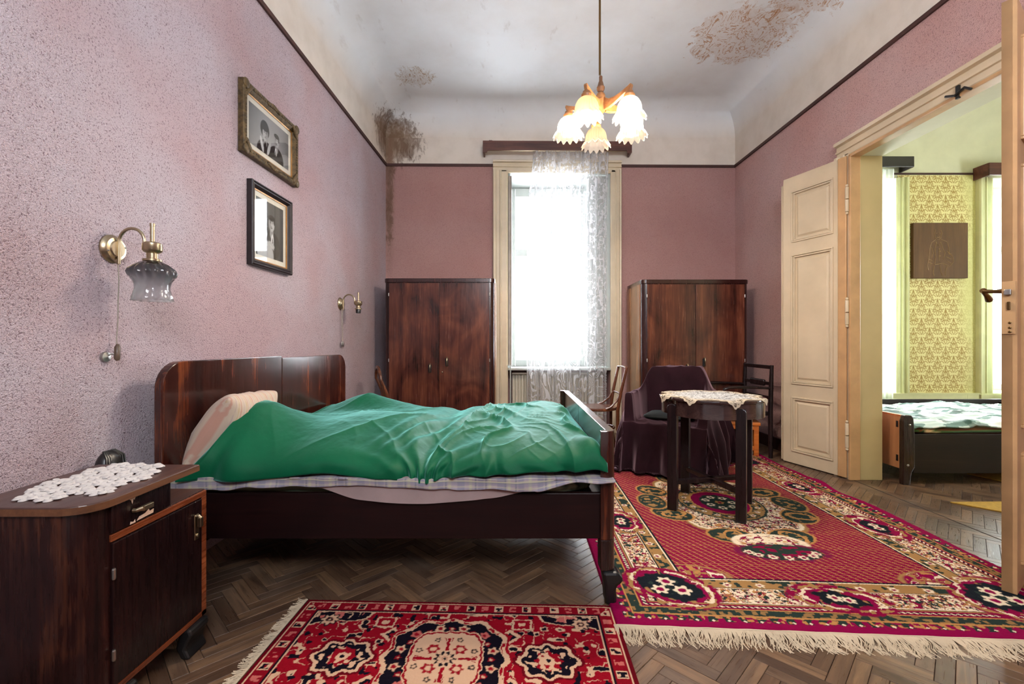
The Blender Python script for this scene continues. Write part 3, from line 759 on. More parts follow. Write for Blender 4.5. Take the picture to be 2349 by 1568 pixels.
    # roundels of the border
    def roundel(px_, py_, rx, ry, fl, rot):
        dist = ell(jx, jy, px_, py_, rx, ry, rot)
        put(img, soft(dist-.062, .006)*(vn(jx*34, jy*34, 55) > -.25), red); put(img, (np.abs(dist-.040-.014*vn(jx*22, jy*22, 61)) < .008)*(vn(jx*26, jy*26, 56) > -.35), tan); put(img, (np.abs(dist-.026-.012*vn(jx*26, jy*26, 62)) < .006)*(vn(jx*30, jy*30, 63) > -.3), cream, .9); put(img, (np.abs(dist-.012) < .007)*(vn(jx*30, jy*30, 64) > -.5), mag)
        put(img, soft(dist+.016*vn(jx*40, jy*40, 57), .004), blk); put(img, soft(dist+.03, .004)*(vn(jx*60, jy*60, 58) > .35), dgreen)
        for (ox, oy, r) in fl: flower(img, jx, jy, px_+ox, py_+oy, r, cream, mag, 6)
    for sx in (-1, 1):
        for sy in (-1, 1):
            roundel(cx+sx*(w/2-.30), cy+sy*(l/2-.30), .135, .105, [(-.045*sx, .03*sy, .042), (.05*sx, .025*sy, .040), (.005*sx, -.045*sy, .042)], -sx*sy*.6)
    for sy in (-1, 1): roundel(cx, cy+sy*(l/2-.24), .10, .058, [(-.02, .008, .030), (.03, -.008, .028)], -.2)
    for sx in (-1, 1):
        for sy in (-1, 1): roundel(cx+sx*(w/2-.245), cy+sy*.38, .058, .095, [(0, -.02, .030), (.004, .03, .028)], .1)
    s_, t_ = x/w, y/l
    A_, B_, C_, D_ = (np.array(p) for p in ((.41, 1.79, 0), (2.42, 1.665, 0), (2.45, 4.52, 0), (.46, 4.62, 0)))
    P = ((1-s_)*(1-t_))[..., None]*A_+(s_*(1-t_))[..., None]*B_+(s_*t_)[..., None]*C_+((1-s_)*t_)[..., None]*D_
    P[..., 0] += smooth(.05, 0, e)*.012*np.sin(y*7)*(x > w/2)
    wav = .5+.5*np.sin(y*11+2*np.sin(y*3))
    P[..., 2] = .011+.0012*vn(x*200, y*200, 5)+.0016*fbm(x*3, y*3, 9)+smooth(.10, .0, w-x)*.016*wav*smooth(1.0, 1.3, y)*smooth(2.4, 2.0, y)
    P[..., 2] *= smooth(-.002, .008, e)*.9+.1
    t = thing('patterned_rug', 'large fringed red rug with floral medallion lying under the round table', 'rug', (1.43, 3.15, 0))
    grid('pile', P, m_pile, t, img)
    return t, A_, B_
brug, rA, rB = big_rug()
def fringe(parent, P0, P1, out, n, length, z0=.010, seed=1, curl=1.0):
    rnd = random.Random(seed); b_ = MB(); P0, P1, out = Vector(P0), Vector(P1), Vector(out).normalized(); ax = (P1-P0).normalized()
    clump = [rnd.uniform(-.5, .5) for _ in range(n//7+2)]
    for k in range(n):
        p = P0.lerp(P1, (k+rnd.random()*.6)/n); L = length*rnd.uniform(.65, 1.12); sway = clump[k//7]*.9+rnd.uniform(-.35, .35)
        pts = []
        for i in range(5):
            t = i/4; zz = max(.0015, z0*(1-t*1.6)+.006*math.sin(t*PI)*rnd.random())
            q = p+out*(L*t)+ax*(sway*L*t*t+curl*.012*math.sin(t*5+rnd.random()*.8)*t); pts.append(Vector((q.x, q.y, zz)))
        wd = rnd.uniform(.0014, .0024); n_ = ax*wd
        vs = []
        for i, q in enumerate(pts): vs += [q-n_*(1-.4*i/4), q+n_*(1-.4*i/4)+Vector((0, 0, .0015))]
        b_.add(vs, [(2*i, 2*i+1, 2*i+3, 2*i+2) for i in range(4)])
    o = b_.build('fringe', m_fringe, parent); o['kind'] = 'stuff'
    return o
fringe(brug, (rA[0]-.01, rA[1], 0), (rB[0], rB[1], 0), (-.06, -1, 0), 900, .105)
b = MB(); dirn = Vector((rB[0]-rA[0], rB[1]-rA[1], 0)); b.tube([Vector(rA)+dirn*(k/40)+Vector((0, -.004, .007+.001*math.sin(k*2))) for k in range(41)], .006, 6); b.build('fringe_binding', m_fringe, brug)

def small_rug():
    w, l = 1.315, .70
    nx, ny = 470, 250
    x = np.linspace(-w/2, w/2, nx)[:, None]+np.zeros((1, ny)); y = np.linspace(-l/2, l/2, ny)[None, :]+np.zeros((nx, 1))
    jx = x+.0035*vn(x*110, y*110, 1); jy = y+.0035*vn(x*110, y*110, 2)
    red, navy, cream, pink, dred = C(138, 10, 28), C(18, 13, 24), C(202, 164, 134), C(186, 98, 90), C(96, 6, 20)
    img = np.zeros((nx, ny, 3)); img[:] = dred
    ex, ey = w/2-np.abs(x), l/2-np.abs(y); e = np.minimum(ex, ey); along = np.where(ex < ey, y, x)
    put(img, (e > .020)*(e < .080), navy, .55); put(img, (e > .024)*(e < .074), red, .8)
    k = (along/.115) % 1
    put(img, (np.abs(e-.049) < .020)*(np.abs(k-.5) < .16)*(np.hypot((k-.5)*.115, e-.049) > .007), cream); put(img, (np.abs(e-.049) < .018)*(np.abs(k-.5) < .10)*(vn(jx*80, jy*80, 4) > 0), navy)
    put(img, (np.abs(e-.049) < .016)*(np.minimum(k, 1-k) < .12)*(vn(jx*70, jy*70, 3) > -.2), pink)
    for ee in (.021, .079, .086): put(img, np.abs(e-ee) < .0028, cream if ee != .079 else navy)
    fld = e > .088; put(img, fld, red)
    # spandrels in the four corners, navy with a cream edge
    X, Y = np.abs(jx), np.abs(jy)
    d2 = np.hypot((X-.68)/1.12, (Y-.37)/.50)
    lim = .390+.022*np.cos(11*np.arctan2((Y-.37)/.50, (X-.68)/1.12))
    put(img, fld*(d2 < lim+.012), cream); put(img, fld*(d2 < lim), navy)
    put(img, fld*(d2 < lim-.03)*(vn(jx*42, jy*42, 12) > .18), pink); put(img, fld*(d2 < lim-.03)*(np.abs(vn(jx*30, jy*30, 14)) < .12), cream)
    put(img, fld*(d2 < .20+.02*np.cos(7*np.arctan2((Y-.37), (X-.66)))), cream); put(img, fld*(d2 < .18)*(vn(jx*44, jy*44, 15) > .05), red)
    flower(img, X, Y, .50, .21, .034, cream, red, 8, navy); flower(img, X, Y, .50, .21, .016, navy, cream, 6)
    # scattered small ornaments on the field
    rest = fld*(d2 > lim+.02)*(np.hypot(jx, jy*1.0) > .23)
    n1 = vn(jx*26, jy*26, 31); put(img, rest*(np.abs(n1) < .055)*(vn(jx*70, jy*70, 5) > -.5), cream, .9); put(img, rest*(vn(jx*34, jy*34, 33) > .46), cream); put(img, rest*(vn(jx*40, jy*40, 36) > .55), navy); put(img, rest*(vn(jx*34, jy*34, 33) > .74), navy)
    for (px_, py_) in ((.225, .125), (.235, -.125), (-.225, .125), (-.235, -.125)):
        dd = np.abs(jx-px_)+np.abs(jy-py_)
        put(img, dd < .052, red); put(img, dd < .044, cream); put(img, dd < .024, navy); put(img, dd < .010, red)
    for sx in (-1, 1):
        for sy in (-1, 1):
            dd = np.maximum(np.abs(jy-sy*.20)*1.1, np.abs(jx-sx*.27)*.9); put(img, fld*(dd < .036), cream); put(img, fld*(dd < .028), red); put(img, fld*(dd < .012), cream)
        a = np.arctan2(jy, jx-sx*.365); r = np.hypot(jx-sx*.365, jy)
        L = .088*(1+.10*np.cos(8*a)+.10*np.cos(2*a))
        put(img, r < L+.020, dred); put(img, r < L+.008, cream); put(img, r < L-.006, navy); put(img, (r < L-.02)*(vn(jx*60, jy*60, 44) > .25), cream); put(img, r < .046*(1+.12*np.cos(8*a)), red); put(img, (r < .044)*(vn(jx*60, jy*60, 45) > .2), cream); put(img, r < .022, cream); put(img, r < .008, navy)
    # centre medallion
    a = np.arctan2(jy, jx); r = np.hypot(jx, jy); q = (np.abs(jx/.122)**4+np.abs(jy/.138)**4)**.25
    L = .212*(1+.05*np.cos(4*a+PI)+.045*np.cos(12*a))
    put(img, r < L+.030, red); put(img, r < L+.020, cream); put(img, (r < L+.016)*(r > L+.004)*(vn(jx*55, jy*55, 51) > .1), red); put(img, r < L, navy)
    for k_ in range(12):
        t = (k_+.5)*PI/6; rr = .176*(1+.04*math.cos(4*t+PI))
        flower(img, jx, jy, rr*math.cos(t), rr*math.sin(t), .021, (cream if k_ % 3 != 1 else pink), red, 5)
        flower(img, jx, jy, .165*math.cos(t+.26), .165*math.sin(t+.26), .013, red, cream, 5)
    qw = q-.05*np.cos(20*a)*.4
    put(img, qw < 1.10, cream); put(img, (qw < 1.06)*(qw > 1.0), red); put(img, (qw < 1.0), cream)
    for k_ in range(8):
        t = k_*PI/4; R_ = .082 if k_ % 2 == 0 else .07
        cxx, cyy = R_*math.cos(t), R_*math.sin(t)
        if k_ % 2 == 0:
            u = (jx*math.cos(t)+jy*math.sin(t)); v = np.abs(-jx*math.sin(t)+jy*math.cos(t))
            put(img, (u > .045)*(u < .112)*(v < .006+.28*np.maximum(u-.075, 0)), red); put(img, (u > .06)*(u < .11)*(np.abs(v-.008) < .002), cream)
        else: flower(img, jx, jy, cxx, cyy, .026, red, cream, 6)
        flower(img, jx, jy, .108*math.cos(t+.39), .108*math.sin(t+.39), .013, navy, cream, 5)
    flower(img, jx, jy, 0, 0, .040, navy, cream, 10); flower(img, jx, jy, 0, 0, .028, cream, red, 8); flower(img, jx, jy, 0, 0, .012, cream, navy, 6)
    rot = -.033; cx, cy = -.237, 1.598
    P = np.stack([cx+x*math.cos(rot)-y*math.sin(rot), cy+x*math.sin(rot)+y*math.cos(rot), .009+.001*vn(x*300, y*300, 3)+0*x], -1)
    P[..., 2] *= smooth(-.002, .006, e)*.9+.1
    P[..., 2] -= .004*smooth(.38, .44, P[..., 0])
    t = thing('bedside_rug', 'small red and navy bedside rug with cream lobed medallion on the parquet', 'rug', (cx, cy, 0))
    grid('pile', P, m_pile, t, img)
    return t, P[0, 0], P[0, -1]
srug, s0, s1 = small_rug()
fringe(srug, (s0[0], s0[1], 0), (s1[0], s1[1], 0), (-1, 0, 0), 260, .05, .007, 4, .3)

# ------------------------------------------------------------------ double bed
bed = thing('double_bed', 'dark mahogany double bed with curved head and foot boards against the pink wall', 'bed', (-.53, 2.78, 0))
def rounded(w0, w1, z0, z1, r0, r1, n=8):
    pts = [(w0, z0), (w1, z0)]
    pts += [(w1-r1+r1*math.cos(PI/2*k/n), z1-r1+r1*math.sin(PI/2*k/n)) for k in range(n+1)] if r1 else [(w1, z1)]
    pts += [(w0+r0-r0*math.sin(PI/2*k/n), z1-r0+r0*math.cos(PI/2*k/n)) for k in range(n+1)] if r0 else [(w0, z1)]
    return pts
hb0, hb1 = Vector((-1.496, 1.946, 0)), Vector((-1.345, 3.68, 0))
hd = (hb1-hb0); HL = hd.length; hd.normalize()
HM = Matrix(((hd.x, -hd.y, 0, hb0.x), (hd.y, hd.x, 0, hb0.y), (0, 0, 1, 0), (0, 0, 0, 1)))   # local x along the board, y to the wall
b = MB(); b.prism(rounded(0, HL/2-.0015, .16, 1.034, .115, 0), 0, .038, 'y', HM); b.build('headboard', m_bedwood, bed, bevel=.004)
b = MB(); b.prism(rounded(HL/2+.0015, HL, .16, 1.022, 0, .11), 0, .038, 'y', HM); b.build('headboard', m_bedwood, bed, bevel=.004)
for t in (.02, HL-.08):
    b = MB(); b.box(t, t+.06, .002, .036, 0, .17, HM); b.build('foot', m_beddark, bed, bevel=.004)
XF = .445
def footboard(y0, y1, near):
    z0, z1 = .272, .7386
    out = [(XF-.042, y0), (XF-.042, y1), (XF, y1), (XF, y0)]
    if near: out = [(XF-.042, y1), (XF, y1)]+[(XF-.04+.04*math.cos(PI/2*k/8), y0+.04-.04*math.sin(PI/2*k/8)) for k in range(9)]+[(XF-.066, y0), (XF-.066, y0+.022), (XF-.042, y0+.034)]
    else: out = [(XF-.042, y0), (XF-.042, y1-.034), (XF-.066, y1-.022), (XF-.066, y1)]+[(XF-.04+.04*math.sin(PI/2*k/8), y1-.04+.04*math.cos(PI/2*k/8)) for k in range(9)]+[(XF, y0)]
    b_ = MB(); b_.prism(out, z0, z1); b_.build('footboard', m_bedwood, bed, bevel=.003)
footboard(1.946, 2.765, True); footboard(2.768, 3.59, False)
for (y, d) in ((1.946, 1), (3.59, -1)):
    b = MB(); b.prism([(XF-.066, y), (XF-.04, y)]+[(XF-.04+.04*math.sin(PI/2*k/6), y+d*(.04-.04*math.cos(PI/2*k/6))) for k in range(1, 7)]+[(XF, y+d*.07), (XF-.066, y+d*.07)], .14, .272)
    b.build('foot_post', m_beddark, bed, bevel=.003)
    b = MB(); prof = [(.0, .14), (.012, .135), (.026, .118), (.030, .100), (.018, .088), (.004, .080), (.0, .06), (.002, .03), (.0, .0)]
    out = [(XF-.06, .14)]+[(XF+p, z) for p, z in prof]+[(XF-.045, 0), (XF-.05, .08)]
    b.prism(out, min(y-d*.012, y+d*.062), max(y-d*.012, y+d*.062), 'y'); b.build('scroll_foot', m_blk, bed, bevel=.012)
for (y, d) in ((1.962, 1), (3.55, -1)):
    b = MB(); b.box(-1.49, XF-.05, y, y+d*.028, .272, .468); b.build('side_rail', m_bedside, bed, bevel=.003)
b = MB(); b.box(-1.47, XF-.06, 2.74, 2.79, .28, .40); b.box(-1.47, XF-.06, 1.99, 3.53, .385, .40); b.build('bed_slats', m_bedside, bed)

def ticking():
    n, m = 120, 24; u = np.linspace(0, 1, n)[:, None]+np.zeros((1, m)); v = np.linspace(0, 1, m)[None, :]+np.zeros((n, 1)); return u, v
def cushion(cen, size, n=44, m=22, p=4.0, rot=None, bumpamp=0.0, seed=0, f=6):
    """superellipsoid padded shape, returned as an (n, m, 3) array closed in u"""
    u = np.linspace(0, 2*PI, n, endpoint=False)[:, None]+np.zeros((1, m)); v = np.linspace(-PI/2+.001, PI/2-.001, m)[None, :]+np.zeros((n, 1))
    sg = lambda a, q: np.sign(a)*np.abs(a)**q
    e1, e2 = 2/p, 2/p*1.0
    X = sg(np.cos(v), .75)*sg(np.cos(u), e1); Y = sg(np.cos(v), .75)*sg(np.sin(u), e1); Z = sg(np.sin(v), .9)
    k = 1+bumpamp*fbm(X*f+3, Y*f+Z*f, seed)
    P = np.stack([X*size[0]*k, Y*size[1]*k, Z*size[2]*k], -1)
    if rot is not None: P = P @ np.array(rot.to_3x3()).T
    return P+np.array(cen)
P = cushion((-.55, 2.76, .472), (.93, .765, .064), 80, 16, 12)
col = np.zeros(P.shape); col[:] = C(84, 104, 84); k = vn(P[..., 0]*40, P[..., 2]*60+P[..., 1]*40, 3); col[k > .25] = C(150, 156, 124); col[k < -.45] = C(52, 66, 60)
mt = grid('mattress', P, m_paint_cloth, None, col, closeu=True); tag(mt, 'green patterned mattress edge showing at the foot end of the double bed', 'mattress')

# plaid under-blanket whose hem hangs over the side rail, beige sheet below it
def hem(name, x0, x1, zlow, ytop, yout, seed, colf, mat, amp, n=220, m=36):
    x = np.linspace(x0, x1, n)[:, None]+np.zeros((1, m)); t = np.linspace(0, 1, m)[None, :]+np.zeros((n, 1))
    zl = zlow(x); yo = yout(x)
    a = np.clip(t/.55, 0, 1); dn = np.clip((t-.55)/.45, 0, 1)
    y = ytop+(yo-ytop)*np.sin(a*PI/2); z = .546-.006*(1-np.cos(a*PI/2))
    z = z-(z-zl)*smooth(0, 1, dn)*1.0; y = y+.004*np.sin(x*9+seed)*dn+amp*vn(x*11, t*2, seed)*np.clip(t, 0, 1)
    z = z+amp*.5*vn(x*14, t*3+5, seed+2)*(t > .2)
    return x, y, z, t
x, y, z, t = hem('sheet', -.88, .10, lambda x: .458-.030*np.exp(-((x+.40)/.30)**2)+.05*smooth(-.65, -.88, x)+.03*smooth(-.1, .1, x), 2.2, lambda x: 1.948+0*x, 3, None, None, .003)
sh = grid('bed_sheet', np.stack([x, y, z], -1)[::-1], m_sheet, None, thick=.002); tag(sh, 'plain beige sheet hanging below the plaid blanket over the bed rail', 'sheet')
x, y, z, t = hem('plaid', -1.46, .435, lambda x: .497+.010*np.sin(x*5+1)+.010*vn(x*6, 0*x, 5)+.035*smooth(.0, .3, x)+.018*np.exp(-((x+.62)/.2)**2)-.008*smooth(-.9, -1.4, x)-.030*np.exp(-((x-.10)/.12)**2), 2.25, lambda x: 1.918+.012*vn(x*7, 0*x, 2)+.012*smooth(.1, -.4, x), 8, None, None, .011, 300, 44)
col = np.zeros(x.shape+(3,)); col[:] = C(158, 146, 150)
s_ = t*.5
put(col, (np.abs((x/.085) % 1-.5) < .16), C(118, 118, 136), .6); put(col, (np.abs((x/.085+.45) % 1-.5) < .07), C(172, 168, 142), .8); put(col, (np.abs((x/.0425) % 1-.5) < .04), C(86, 96, 110), .7)
put(col, (np.abs((s_/.085) % 1-.5) < .16), C(118, 118, 136), .5); put(col, (np.abs((s_/.085+.45) % 1-.5) < .09), C(176, 172, 146), .8); put(col, (np.abs((s_/.0425) % 1-.5) < .05), C(92, 100, 112), .6)
pb = grid('plaid_blanket', np.stack([x, y, z], -1)[::-1], m_paint_cloth, None, col, thick=.006); tag(pb, 'grey and cream plaid blanket edge under the green cover', 'blanket')

# pillow leaning on the headboard
rot = Matrix.Rotation(-1.0, 4, 'Y') @ Matrix.Rotation(.05, 4, 'Z')
def pillow_shape():
    n, m = 150, 70
    u = np.linspace(-1, 1, n)[:, None]+np.zeros((1, m)); v = np.linspace(0, 2*PI, m, endpoint=False)[None, :]+np.zeros((n, 1))
    # section: flat lens along the short way, pinched seams at both ends
    ends = (1-np.abs(u)**5)**.5
    cx_ = np.cos(v); sx_ = np.sin(v)
    a = .190*np.sign(cx_)*np.abs(cx_)**.8*(.80+.20*ends+.10*np.abs(u)**3); c = .092*np.sign(sx_)*np.abs(sx_)**1.15*ends
    X, Y, Z = a, u*.215*(1+.06*np.abs(cx_)**3), c
    crease = (1-np.abs(np.sin(Y*16+X*9+2*vn(Y*6, X*6, 3))))**3*np.clip(vn(Y*5, X*7, 4)+.5, 0, 1)+.7*(1-np.abs(np.sin(Y*30-X*14+2.5*vn(Y*7, X*8, 6))))**3*np.clip(vn(Y*7, X*6, 7)+.2, 0, 1)
    Z = Z*(1+.10*vn(Y*5, X*6, 8))+.012*crease*np.sign(c)*np.abs(sx_)**.5*ends
    P = np.stack([X, Y, Z], -1) @ np.array(rot.to_3x3()).T+np.array((-1.385, 2.27, .700))
    col = np.zeros(P.shape); col[:] = C(186, 166, 148)
    st = Y*21; put(col, np.abs(st % 1-.5) < .07, C(178, 128, 112), .75); put(col, np.abs((st+.28) % 1-.5) < .045, C(178, 150, 108), .7); put(col, np.abs((st+.62) % 1-.5) < .03, C(150, 130, 140), .5)
    return np.concatenate([P, P[:, :1]], 1), np.concatenate([col, col[:, :1]], 1)
P, col = pillow_shape()
pl = grid('pillow', P, m_paint_cloth, None, col); tag(pl, 'cream striped pillow leaning on the mahogany headboard', 'pillow')

# green plush cover over the bed
def cover():
    n, m = 460, 320
    u = np.linspace(-1, 1, n)[:, None]+np.zeros((1, m)); v = np.linspace(0, 1, m)[None, :]+np.zeros((n, 1))
    x0, x1 = -1.405, .40
    th = v*PI
    sn, cs = np.abs(np.sin(th)), np.abs(np.cos(th))
    yy = -np.sign(np.cos(th))*cs**.62; zz = sn**.62
    x = (x0+x1)/2+u*(x1-x0)/2
    endl = smooth(-1.0, -.90, u); endr = smooth(1.0, .90, u)
    y = 2.775+yy*.832
    front = smooth(.32, 0, v)
    rid = np.interp(y, [1.93, 2.15, 2.4, 2.97, 3.6], [-.385, -.33, -.265, -.225, -.13])
    right = smooth(-.012, .012, x-rid)
    # the hem: wavy, dipping where the two covers meet, drawn up towards the foot end
    hemz = .545+.008*np.sin(x*7+1)+.010*vn(x*5, 0*x, 4)-.018*np.exp(-((x+.385)/.06)**2)+.018*smooth(-.1, .35, x)-.010*smooth(-.8, -1.3, x)
    rs = smooth(-.06, .06, x-rid)
    y += -front*(.014*np.sin(x*4.1+1)+.020*vn(x*4.5, v*2, 3))-front*.012
    hump = .200*np.exp(-((x+1.31)/.23)**2-((y-2.24)/.36)**2)+.112*np.exp(-((x+1.08)/.21)**2-((y-3.42)/.24)**2)
    hump += .045*np.exp(-((x+.66)/.40)**2-((y-2.6)/.5)**2)-.03*np.exp(-((x+.85)/.22)**2-((y-3.05)/.22)**2)
    H = (.112+hump)*(.25+.75*endl**.6)*(.50+.50*endr**.6)
    z = hemz+H*zz
    w = zz**1.6
    left = (1-right)*smooth(-1.30, -1.05, x)
    wx, wy = x+.10*vn(x*3, y*3, 41), y+.10*vn(x*3, y*3, 42)
    rg = lambda a, b, s_, p: (1-np.abs(vn(a, b, s_)))**p
    # left cover: broad soft folds, pleats next to the overlap, a few pulled creases
    fd = lambda ph, p: (1-np.abs(np.sin(ph)))**p
    z += w*left*.024*fbm(x*2.4+.5*y, y*1.0, 11, 2)
    m1 = np.clip(vn(x*2.2, y*1.4, 51)+.35, 0, 1); m2 = np.clip(vn(x*2.6+5, y*1.6, 52)+.25, 0, 1)
    z += w*left*(.016*m1*(fd(x*5.5-y*2.6+1.6*vn(x*1.7, y*1.2, 53), 4)-.2)+.013*m2*(fd(x*9+y*4.2+1.8*vn(x*2, y*1.5, 54), 5)-.15))
    drape = np.exp(-((x+1.0)/.26)**2)*smooth(2.55, 2.05, y)
    z += w*.012*drape*(fd(x*9+(y-2)*6+vn(x*3, y*2, 55), 3)-.2)
    pm_ = np.exp(-((y-2.42)/.34)**2)*np.exp(-((x-rid+.17)/.15)**2)
    z += w*.013*left*pm_*np.sin((x-.25*(y-2.4))*62+1.6*vn(x*9, y*3, 17))
    fan = np.exp(-((x+.385)/.26)**2)*smooth(2.75, 2.0, y)
    ang = np.arctan2(y-1.86, x+.385)
    z += w*.011*fan*np.sin(ang*15+1.5*vn(x*4, y*4, 18)); y -= front*fan*.012*np.cos(ang*15)
    y -= front*(1-rs)*.014*np.sin(x*21+3*vn(x*4, v*2, 2))
    # right cover: tight crumples that run obliquely to the foot end
    wr = right*smooth(.42, .34, x); wrs = rs*smooth(.42, .34, x)
    p1 = 15*x+5.0*y+2.6*vn(x*3.2, y*1.7, 61)+1.0*vn(x*8, y*4, 62); p2 = 24*x-8*y+2.8*vn(x*4, y*2.2, 63); p3 = 34*x+22*y+3*vn(x*6, y*4, 64)
    a1 = np.clip(vn(x*4, y*2, 65)+.55, 0, 1.3); a2 = np.clip(vn(x*5+3, y*2.4, 66)+.4, 0, 1.2); a3 = np.clip(vn(x*6+1, y*3, 67)+.2, 0, 1)
    z += w*wr*(.026*a1*(fd(p1, 2.6)-.28)+.018*a2*(fd(p2, 2.6)-.28)+.010*a3*(fd(p3, 2.2)-.3)+.016*vn(x*4, y*2, 27)+.010)
    y -= front*wrs*(.016*(fd(p1, 2)-.3)+.008*np.sin(x*44+4*vn(x*6, z*8, 30)))
    z += w*.014*np.exp(-((x-rid-.004)/.010)**2)-w*.010*np.exp(-((x-rid+.025)/.016)**2)
    z += w*.0030*fbm(x*26, y*14, 31, 3)+w*.010*np.exp(-((u+.915)/.010)**2)-w*.006*np.exp(-((u+.935)/.010)**2)
    cnr = np.exp(-((x-.345)/.065)**2-((y-2.02)/.13)**2)
    z += .050*cnr*zz+.018*cnr; y -= .022*cnr; x = x+.020*cnr
    z = np.maximum(z, .522)
    lean = smooth(-.7, -1.0, u)
    x = x+lean*.30*(z-.56)*smooth(.30, .0, y-2.9)
    o = grid('green_bed_cover', np.stack([x, y, z], -1), m_green, None, thick=.008)
    tag(o, 'crumpled emerald green plush cover spread over the double bed', 'bedspread')
cover()

# ------------------------------------------------------------------ nightstand with crochet mat
ns = thing('nightstand', 'dark veneer nightstand with drawer and door beside the bed, scuffed top', 'nightstand', (-1.32, 1.46, 0))
m_ns_edge = wood('worn_brown_edge', D(70, 42, 28), D(108, 70, 46), D(140, 98, 66), 'y', 1.0, 0.4, 0.05, 0.3, spec=0.3)
def corner_round(x0, x1, y0, y1, r, n=8):
    return [(x0, y0)]+[(x1-r+r*math.sin(PI/2*k/n), y0+r-r*math.cos(PI/2*k/n)) for k in range(n+1)]+[(x1, y1), (x0, y1)]
b = MB(); b.prism(corner_round(-1.50, -1.133, 1.214, 1.650, .085), .652, .677); b.build('top', m_ns_top, ns, bevel=.004)
b = MB(); b.prism(corner_round(-1.4995, -1.1325, 1.2135, 1.6505, .085), .6545, .6735); b.build('top_edge', m_ns_edge, ns)
b = MB(); b.prism(corner_round(-1.49, -1.153, 1.228, 1.709, .075), .105, .567); b.prism(corner_round(-1.49, -1.153, 1.228, 1.500, .075), .567, .652)
b.build('cabinet', m_ns_body, ns)
b = MB(); b.box(-1.48, -1.1565, 1.502, 1.708, .5672, .5700); b.build('ledge', m_ns_top, ns)
b = MB(); b.box(-1.156, -1.147, 1.303, 1.709, .546, .5665); b.box(-1.156, -1.147, 1.682, 1.709, .105, .546); b.box(-1.156, -1.147, 1.303, 1.709, .105, .125); b.build('banding', m_ns_band, ns, bevel=.002)
dr = MB().box(-1.30, -1.145, 1.303, 1.527, .572, .650).build('drawer', m_ns_face, ns, bevel=.002)
dd = MB().box(-1.17, -1.144, 1.306, 1.680, .128, .543).build('door', m_ns_face, ns, bevel=.003)
def pull(parent, y0, y1, z, vert=False, x=-1.144):
    b_ = MB()
    if not vert:
        b_.tube([(x, y0, z), (x+.010, y0+.002, z), (x+.018, y0+.016, z+.002)], [.007, .006, .008], 8)
        b_.box(x+.012, x+.024, y0+.014, y1, z-.007, z+.009)
    else:
        b_.box(x+.010, x+.022, y0-.008, y0+.008, z-.004, z+.030); b_.tube([(x, y0-.004, z+.034), (x+.010, y0-.002, z+.036), (x+.016, y0, z+.026)], [.006, .006, .007], 8)
        b_.tube([(x, y0, z-.036), (x+.008, y0, z-.034)], .006, 8); b_.box(x+.0005, x+.004, y0-.012, y0+.012, z-.05, z+.04)
    b_.build('handle', m_brass, parent, bevel=.002)
pull(dr, 1.372, 1.425, .612); pull(dd, 1.648, 0, .456, True)
for z in (.455, .222):
    b = MB(); b.lathe([(.004, -.016), (.0055, -.012), (.0055, .012), (.004, .016)], (-1.142, 1.305, z), 8, cap=True); b.build('hinge', m_steel, dd)
for y in (1.60, 1.28):
    b = MB(); b.prism([(-1.17, .105), (-1.135, .105), (-1.128, .085), (-1.142, .062), (-1.152, .035), (-1.135, 0), (-1.165, 0), (-1.185, .04)], y, y+.10, 'y'); b.build('scroll_foot', m_blk, ns, bevel=.008)
b = MB(); b.box(-1.485, -1.45, 1.24, 1.69, 0, .105); b.build('plinth', m_blk, ns)
m_chip = plain('bare_pale_wood', D(214, 180, 158), 0.7)
for (y, z, pts) in ((1.418, .575, [(-.03, 0), (.034, .002), (.036, .014), (.02, .012), (.016, .020), (.002, .012), (-.02, .010)]), (1.372, .638, [(-.012, .012), (.012, .012), (.008, .004), (.004, .009), (.0, -.006), (-.004, .006)]), (1.372, .573, [(-.008, 0), (.012, 0), (.010, .009), (.004, .004), (-.006, .008)])):
    b = MB(); b.prism([(y+a, z+c) for a, c in pts], -1.1455, -1.1442, 'x'); b.build('veneer_chip', m_chip, ns)

def doily():
    b_ = MB(); z0 = .6775
    rnd = random.Random(3)
    def petal(cx, cy, a, L, w, z):
        n = 8; M = Matrix.Translation((cx, cy, z)) @ Matrix.Rotation(a, 4, 'Z')
        out = [(L*(.5-.5*math.cos(PI*k/n)), w*math.sin(PI*k/n)**.8) for k in range(n+1)]
        out = out+[(x, -y) for x, y in reversed(out[1:-1])]
        vs = [M @ Vector((x, y, 0)) for x, y in out]+[M @ Vector((L*.5+(x-L*.5)*.62, y*.62, .0062)) for x, y in out]+[M @ Vector((L*.5+(x-L*.5)*.3, y*.2, .0030)) for x, y in out]
        k = len(out); fs = [(i, (i+1) % k, (i+1) % k+k, i+k) for i in range(k)]+[(i+k, (i+1) % k+k, (i+1) % k+2*k, i+2*k) for i in range(k)]+[tuple(range(2*k, 3*k))]
        b_.add(vs, fs)
    th = .10; ca, sa = math.cos(th), math.sin(th)
    for i in range(6):
        for j in range(4):
            if (i, j) in ((0, 0), (5, 3), (0, 3)): continue
            u, v = (i-2.5)*.064, (j-1.5)*.066+(.012 if i % 2 else -.012)
            cx, cy = -1.318+v*ca+u*sa*.4, 1.448+u*ca-v*sa
            R = .037; a0 = rnd.random()
            for k in range(8): petal(cx, cy, a0+k*PI/4, R, .0118, z0+.0026*(k % 2)+.0004)
            b_.ball((cx, cy, z0+.003), (.008, .008, .0035), 8, 5)
    o = b_.build('crochet_mat', m_doily, None, sm=1.2)
    tag(o, 'white crochet mat of petal rosettes lying on the nightstand top', 'doily')
doily()
b = MB(); b.ball((-1.585, 1.79, .62), (.040, .052, .075), 18, 12)
for k in range(9): b.tube([(-1.555+.004*math.sin(k), 1.745+.011*k, .60), (-1.56, 1.75+.010*k, .67), (-1.585, 1.765+.006*k, .694)], .004, 5)
